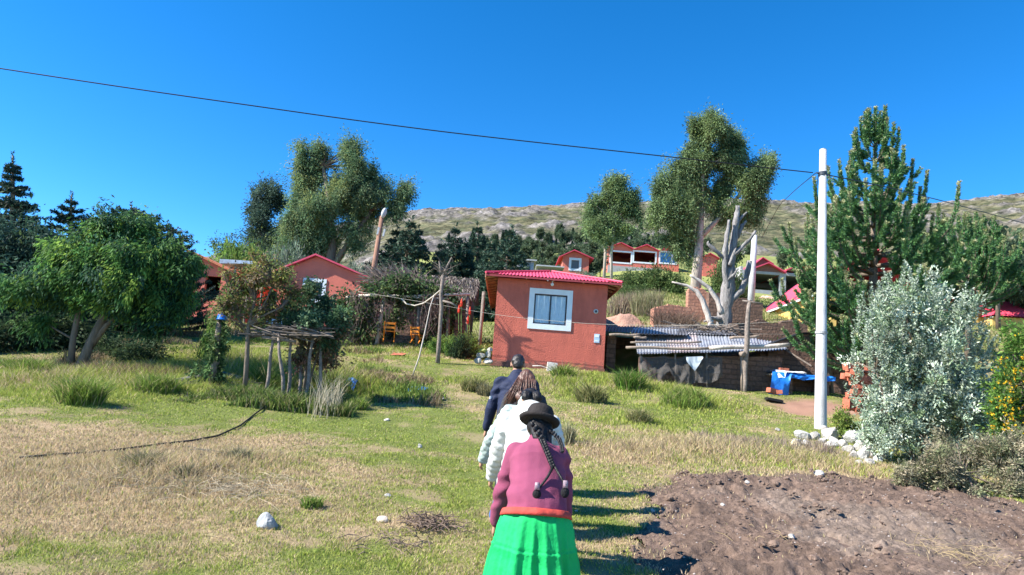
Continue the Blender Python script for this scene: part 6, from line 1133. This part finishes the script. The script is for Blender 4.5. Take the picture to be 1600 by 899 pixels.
def coat(root, J, m, puff=0.0, fat=1.0, hem=.12, sleeve=1.0, name='coat', hood=False, pitch=.085, flare=1.0):
    H = J['H'] / 1.6; f = fat; up = J['up']; low = J['hip'] + Vector((0, -.02, -hem)); segs = [(low, J['waist'], .175 * H * f * flare, .165 * H * f, 1.2, .92 if name == 'cardigan' else 1.04), (J['waist'], J['chest'], .165 * H * f, .165 * H * f, 1.2, .85), (J['chest'], J['sh'] - up * .03, .16 * H * f, .10 * H * f, 1.28, .9), (J['s0'], J['s1'], .075 * H * f, .075 * H * f), (J['sh'] - up * .01, J['neck'] + up * .02, .112 * H * f, .070 * H, 1.25, .9)]
    if hood: segs.append((J['neck'] - J['fw'] * .06 - up * .06, J['neck'] - J['fw'] * .03 + up * .02, .085, .07, 1.3, .8))
    for k in (0, 1): w = J['e%d' % k].lerp(J['w%d' % k], .95); segs += [(J['s%d' % k], J['e%d' % k], .075 * H * f * sleeve, .066 * H * f * sleeve), (J['e%d' % k], w, .066 * H * f * sleeve, .052 * H * f * sleeve)]
    def post(V, N):
        if not puff: return V + N * (.017 * (fbm(V[:, 0] * 5 + V[:, 2] * 3, V[:, 2] * 9 - V[:, 0] * 4, 14, 3) - .5) + .008 * np.sin((V[:, 2] + .5 * np.abs(V[:, 0] - root.location.x)) * 55 + 5 * fbm(V[:, 0] * 4, V[:, 2] * 3, 16, 2)) * sstep(.45, .65, fbm(V[:, 0] * 6, V[:, 2] * 5, 17, 2)))[:, None]
        best = np.full(len(V), 9.0); sv = np.zeros(len(V))
        for i, sgm in enumerate(segs):
            a, b_ = np.array(sgm[0]), np.array(sgm[1]); ab = b_ - a; L = np.linalg.norm(ab); t = ((V - a) @ ab) / (L * L); tc_ = np.clip(t, 0, 1); d = np.linalg.norm(V - a - tc_[:, None] * ab, axis=1) - (sgm[2] + (sgm[3] - sgm[2]) * tc_)
            s_ = t * L + (.4 * i if i < 3 else 0)
            if i < 3: s_ = (V - np.array(J['hip'])) @ np.array(up)
            w_ = d < best; best[w_] = d[w_]; sv[w_] = s_[w_]
        q = np.abs(np.sin(math.pi * sv / pitch)) ** .6; return V + N * (puff * (q - .6) + .022 * (fbm(V[:, 0] * 16, V[:, 2] * 26 + V[:, 1] * 9, 15, 4) - .5))[:, None]
    return fuse(name, [s_ for s_ in segs], m, root, .0115, 3, post)
def back_of(J, px, py, off=.0):
    """point on the back surface seen at a pixel"""
    Y = J['hip'].y; 
    for _ in range(8): q = at(px, py, Y); Y = J['hip'].y + (q.z - J['hip'].z) * J['up'].y / J['up'].z - .165 - off
    return at(px, py, Y)
def hairs(name, root, J, m, strands, r=.012):
    b = MB()
    for s_ in strands: b.tube(s_, [r * .8] * (len(s_) - 1) + [r * .3], 6)
    return b.build(name, m, root, True)
HAIRB = mat('black_hair', (.012, .011, .012), .5, .3, 30, .3, 60, spec=.3); HAIRA = mat('auburn_hair', (.11, .052, .035), .4, .35, 30, .3, 60, spec=.5, stretch=(1, 1, .2)); HAIRD = mat('dark_hair', (.022, .017, .015), .4, .3, 30, .3, 60, spec=.5)
JEANS = mat('blue_denim', (.04, .13, .38), .85, .2, 20, .2, 60); DARKT = mat('dark_trousers', (.03, .032, .04), .85, .2, 20); SHOEW = mat('white_shoe', (.65, .66, .68), .6, .05, 10); SHOED = mat('dark_shoe', (.03, .025, .025), .6, .1, 10)
def scalp(J, root, m, back=.02, r=.095, low=.02):
    H = J['H'] / 1.6; hd, hu, fw = J['head'], J['hu'], J['fw']
    return [(hd - fw * back * H + hu * .035 * H, hd - fw * .005 * H + hu * .035 * H, r * H * .97, r * .95 * H, .9, 1.0), (hd - fw * .038 * H - hu * (low - .02) * H, hd - fw * .035 * H + hu * .02 * H, .068 * H, .08 * H, 1.0, 1.0)]

# man in navy at the head of the line
root, J = person('man with short dark hair in a navy jacket at the head of the line', 795, 8.6, 1.70, lean=9, bow=16, arms=((.09, .03, 0), (.07, .02, 0)), stance=((-.12, -.2), (.1, .22)), sw=.19)
body(root, J); trousers(root, J, DARKT); shoes(root, J, SHOED); NAVY = mat('navy_cloth', (.013, .020, .052), .75, .2, 12, .2, 50); jk = coat(root, J, NAVY, 0, 1.03, .06, name='jacket')
fuse('hair', scalp(J, root, HAIRD, .02, .094, .03), HAIRD, root, .010, 2, lambda V, N: V + N * (.012 * (fbm(V[:, 0] * 60, V[:, 2] * 60 + V[:, 1] * 40, 3, 2) - .5))[:, None])
b = MB(); q = J['s0'].lerp(J['e0'], .6) + Vector((-.05, -.062, 0)); b.box(q, (.035, .012, .035), Matrix.Rotation(.6, 3, 'Z')); b.build('sleeve_badge', WHITEP, jk)
# auburn woman in dark grey
root, J = person('woman with long auburn hair in a dark grey jacket behind the man in navy', 809, 7.75, 1.54, lean=12, bow=14, arms=((.10, .05, 0), (.05, .05, 0)), stance=((-.1, .18), (.1, -.18)), sw=.18)
body(root, J); trousers(root, J, DARKT); shoes(root, J, SHOED); coat(root, J, mat('charcoal_cloth', (.035, .036, .04), .8, .2, 12, .2, 50), 0, 1.0, .06, name='jacket')
fuse('hair', scalp(J, root, HAIRA, .03, .102, .06) + [(J['head'] - J['fw'] * .08, J['sh'] - J['fw'] * .13 - Vector((.02, 0, .05)), .075, .085, 1.35, .55)], HAIRA, root, .010, 2, lambda V, N: V + N * (.016 * (fbm(V[:, 0] * 70, V[:, 2] * 7, 3, 2) - .5))[:, None])
st = []
for i in range(300):
    a = rng.uniform(-1, 1); p0 = J['head'] - J['fw'] * (.085 - .03 * abs(a)) + Vector((a * .085, 0, .03)); lx = -.08 * max(0, -a - .1) ; p1 = J['sh'] - J['fw'] * .12 + Vector((a * .125 + lx * .6, rng.normal() * .015, rng.uniform(-.02, .05))); p2 = p1 + Vector((lx + rng.normal() * .015, rng.normal() * .01, -.10 - rng.uniform(0, .09))); st.append([p0, p0.lerp(p1, .5) - J['fw'] * .02, p1, p2])
hairs('hair_strands', root, J, HAIRA, st, .0048)
# mint puffer coat
root, J = person('person in a pale mint puffer coat and blue jeans, arm hanging wide, third in line', 812, 6.85, 1.50, lean=24, bow=45, arms=((.16, .10, .0), (.10, .08, 0)), stance=((-.26, .34), (.05, -.2)), sw=.19)
body(root, J); trousers(root, J, JEANS); shoes(root, J, SHOEW); MINT = mat('mint_nylon', (.33, .40, .375), .42, .05, 6, .12, 22, spec=.45); c_ = coat(root, J, MINT, .009, 1.08, .24, 1.08, hood=True, pitch=.068, flare=1.06)
fuse('cuff', [(J['e0'].lerp(J['w0'], .86), J['w0'] + (J['w0'] - J['e0']).normalized() * .03, .058, .05)], mat('grey_cuff', (.16, .17, .17), .8, .1, 10), c_, .01, 2)
fuse('hair', scalp(J, root, HAIRB, .02, .097, .03), HAIRB, root, .010, 2, lambda V, N: V + N * (.012 * (fbm(V[:, 0] * 60, V[:, 2] * 20, 3, 2) - .5))[:, None])
# white puffer coat
root, J = person('woman with dark pinned hair in a white quilted coat just ahead of the hat woman', 814, 5.75, 1.50, lean=24, bow=30, arms=((.07, .10, 0), (.08, .08, 0)), stance=((-.1, -.15), (.1, .2)), sw=.20)
body(root, J); trousers(root, J, JEANS); shoes(root, J, SHOEW); WNY = mat('white_nylon', (.52, .525, .50), .42, .04, 6, .12, 22, spec=.45); coat(root, J, WNY, .009, 1.08, .20, 1.05, hood=True, pitch=.064, flare=1.2)
fuse('hair', scalp(J, root, HAIRB, .02, .098, .05) + [(J['head'] - J['fw'] * .09 - J['hu'] * .02 - Vector((.04, 0, 0)), J['head'] - J['fw'] * .09 - J['hu'] * .05 - Vector((.045, 0, 0)), .045, .04), (J['head'] - J['fw'] * .09 - J['hu'] * .02 + Vector((.05, 0, 0)), J['head'] - J['fw'] * .09 - J['hu'] * .05 + Vector((.055, 0, 0)), .042, .04)], HAIRB, root, .009, 2, lambda V, N: V + N * (.014 * (fbm(V[:, 0] * 70, V[:, 2] * 25, 3, 2) - .5))[:, None])
# woman in the bowler hat
root, J = person('woman in dark bowler hat, plum cardigan and wide bright green skirt, last in line', 826, 4.6, 1.45, lean=36, bow=20, arms=((.07, .05, -.02), (.05, .05, -.02)), stance=((-.1, .12), (.1, -.12)), sw=.165)
body(root, J); shoes(root, J, SHOED)
PLUM = mat('plum_knit', (.26, .060, .115), .95, .12, 5, .25, 150, col2=(.20, .046, .09)); kn = coat(root, J, PLUM, 0, 1.05, .03, 1.04, name='cardigan', pitch=.1)
wz = J['hip']; hemM = mat('red_blouse', (.48, .06, .045), .85, .12, 8, .2, 40)
b = MB(); tilt = Matrix.Rotation(rad(-14), 3, 'X'); ell = lambda a: 1 / math.sqrt(math.cos(a) ** 2 + (math.sin(a) / .84) ** 2); b.lathe(wz + Vector((0, -.03, -.04)), [(.17, .02), (.218, .016), (.228, -.010), (.232, -.026), (.22, -.029)], 64, lambda a, z: ell(a) * (1 + .02 * math.sin(7 * a) + .012 * math.sin(15 * a)), tilt); b.build('blouse_hem', hemM, root, True)
GREENS = mat('green_skirt_cloth', (.006, .47, .12), .8, .06, 4, .3, 14, col2=(.004, .34, .085)); b = MB(); prof = [(.175, -.045), (.210, -.07), (.230, -.12), (.242, -.17), (.248, -.24), (.254, -.25), (.249, -.258), (.256, -.27), (.262, -.278), (.257, -.286), (.272, -.36), (.286, -.45), (.30, -.54), (.308, -.60)]
def pleat(a, z): k = min(1, max(0, (-z - .0) / .35)); return (1 + k * (.070 * math.sin(9 * a + 1.6 * math.sin(2 * a)) + .045 * math.sin(17 * a + .7 + 2 * math.sin(a)) + .015 * math.sin(37 * a))) * (ell(a) * (1 - k * .8) + k * .8)
b.lathe(wz + Vector((0, -.03, .028)), prof, 160, pleat); sk = b.build('skirt', GREENS, root, True)
hd, hu, fw = J['head'], J['hu'], J['fw']; R = Matrix.Rotation(rad(8), 3, 'Y') @ Matrix.Rotation(-rad(24), 3, 'X'); hp = hd + Vector((0, 0, 1)) * .045 - fw * .02
HATM = mat('dark_felt', (.022, .018, .017), .85, .25, 20, .2, 60); b = MB(); HS = .88; hp = hp - Vector((0, 0, .005)); b.lathe(hp, [(.098, .0), (.101, .02), (.100, .05), (.096, .085), (.082, .115), (.055, .130), (.001, .136)], 32, None, R); ht = b.build('hat', HATM, root, True)
b = MB(); b.lathe(hp, [(.095, .004), (.125, -.004), (.142, .006), (.147, .020), (.142, .026), (.137, .012), (.122, .004), (.099, .012)], 40, lambda a, z: 1 + .015 * math.cos(2 * a), R); b.build('brim', HATM, ht, True); b = MB(); b.lathe(hp, [(.1015, .008), (.1035, .012), (.1035, .034), (.1015, .038)], 32, None, R); b.build('hat_band', BLACKP, ht, True)
fuse('hair', [(hd - fw * .03, hd - fw * .01 + hu * .02, .088, .088, .95, 1), (hd - fw * .055 - hu * .03, J['neck'] - fw * .055, .07, .045, 1.05, .7), (hd - fw * .05 + Vector((.05, 0, -.02)), J['neck'] - fw * .04 + Vector((.065, 0, -.03)), .05, .03)], HAIRB, root, .009, 2, lambda V, N: V + N * (.012 * (fbm(V[:, 0] * 80, V[:, 2] * 12, 3, 2) - .5))[:, None])
def braid(pts, r0, r1):
    b = MB(); P = [Vector(p) for p in pts]; A = np.array([list(p) for p in P]); t = np.arange(len(A)); n = 30
    for i in range(n):
        f = i / (n - 1) * (len(A) - 1); c = Vector([float(np.interp(f, t, A[:, k])) for k in range(3)]); r = r0 + (r1 - r0) * i / (n - 1); sd = (-1) ** i; b.ball(c + Vector((sd * r * .55, -.004, 0)), (r * .95, r * .85, r * 1.35), 10, 7, Matrix.Rotation(sd * .5, 3, 'Y'))
    return b.build('braid', HAIRB, root, True)
BO = lambda px, py, o=.02: back_of(J, px, py, o)
n0 = hd - fw * .09 - hu * .03 + Vector((-.05, 0, 0))
braid([n0, BO(847, 688, .03), BO(852, 700, .03), BO(858, 715, .03), BO(864, 730, .03)], .016, .012)
br = braid([hd - fw * .06 + Vector((.07, 0, -.03)), BO(873, 686, .02), BO(877, 696, .02), BO(879, 706, .02)], .011, .009)
def cord(pts, lb):
    b = MB(); P = [BO(*p) for p in pts]; b.tube(P, [.010, .009, .008, .008][:len(P)], 7); c = b.build('hair_cord', HAIRB, root, True); b = MB(); e = P[-1]; b.ball(e + Vector((0, -.01, -.03)), (.028, .026, .034), 12, 8); b.build('tassel', mat('black_wool', (.012, .012, .014), .95, .3, 40, .6, 80), c, True); b = MB(); b.tube([e + Vector((0, -.012, .045)), e + Vector((0, -.014, .0))], [.015, .018], 9); b.build('bead_wrap', mat('beads', (.45, .30, .36), .6, .5, 60, col2=(.06, .06, .08)), c, True)
cord([(864, 730, .03), (856, 745, .03), (848, 756, .03), (839, 765, .03)], ''); cord([(866, 728, .03), (874, 742, .03), (880, 752, .03), (883, 762, .03)], '')

# ------------------------------------------------------------------ grass cover and soil clods
NOGRASS.append(np.array([(hx0 - .05, YF - .08), (hx1 + .05, YF - .08), (hx1 + .05, YF + 10), (hx0 - .05, YF + 10)]))
NOGRASS.append(np.array([(sxa, SY_ - .02), (sxb, SY_ - .02), (sxb, SY_ + 5), (sxa, SY_ + 5)]))
tag(make_grass('grass', 700000, 3.6, 33, 1.0), kind='stuff')
n = 130000; x = rng.uniform(-30, -1.5, n); y = rng.uniform(16.2, 33, n); nn = fbm(x * .7, y * .7, 111, 4); u_ = x / y
kp = (nn > .47) & (u_ > -.95) & (u_ < -.08 - .10 * sstep(19, 24, y)) & ((y < 24) | (u_ < -.35) | (nn > .56)); x, y, nn = x[kp], y[kp], nn[kp]
wc = np.where((fbm(x * .45, y * .45, 117, 3) > .52)[:, None], pick_cols(len(x), [(.25, .18, .12), (.31, .25, .15), (.18, .15, .07)], .2), pick_cols(len(x), [(.13, .20, .04), (.18, .25, .05), (.09, .15, .035)], .2))
n2 = 26000; y2 = rng.uniform(13.9, 18.5, n2); x2 = y2 * rng.uniform(-.475, -.215, n2); nn2 = fbm(x2 * 1.2, y2 * 1.2, 121, 3); k2 = nn2 > .42; x2, y2, nn2 = x2[k2], y2[k2], nn2[k2]
x = np.concatenate([x, x2]); y = np.concatenate([y, y2]); nn = np.concatenate([nn, nn2 * .9]); wc = np.concatenate([wc, pick_cols(len(x2), [(.10, .17, .035), (.15, .22, .045), (.07, .115, .03), (.20, .24, .07), (.28, .25, .13)], .2)])
tag(blade_mesh('tall_weeds', x, y, (.12 + 1.0 * (nn - .45)) * rng.uniform(.5, 1.1, len(x)), np.full(len(x), .028), wc, lean=.8), kind='stuff')
def far_grass():
    n = 60000; x, y = gsample(n, 30, 60, 1.0); return blade_mesh('far_grass', x, y, .12 + .25 * fbm(x, y, 7, 3) * rng.random(n), np.full(n, .05), pick_cols(n, [(.14, .19, .05), (.2, .23, .07), (.28, .26, .11), (.10, .14, .04)]), lean=.7)
tag(far_grass(), kind='stuff')
b = MB(); n = 1300; cx = rng.uniform(xs[0], xs[-1], n); cy = rng.uniform(ys[0], ys[-1], n); mk = soilmask(cx, cy); k = 0
for x, y in zip(cx[mk], cy[mk]):
    r = rng.choice([.009, .016, .026, .048], p=[.42, .34, .18, .06]) * rng.uniform(.7, 1.3); b.rock((x, y, hz(x, y) + .05 + r * .3), (r * 1.2, r, r * .8), k % 60, 8, 6); [b.rock((x + rng.normal() * r * 1.4, y + rng.normal() * r * 1.4, hz(x, y) + .045), (r * .6, r * .5, r * .5), (k + 7) % 60, 7, 5) for _ in range(2 if r > .02 else 0)]; k += 1
tag(b.build('soil_clods', mat('clod_earth', (.17, .118, .09), .95, .35, 12, .6, 40)), kind='stuff')
b = MB()
for i in range(900):
    x, y = rng.uniform(xs[0], xs[-1]), rng.uniform(ys[0], ys[-1])
    if not soilmask(np.array([x]), np.array([y]))[0]: continue
    r = rng.uniform(.004, .012); b.rock((x, y, hz(x, y) + .07), (r * 1.2, r, r * .7), i % 50, 7, 5)
tag(b.build('gravel', mat('pebble_beige', (.34, .29, .26), .9, .25, 20)), kind='stuff')
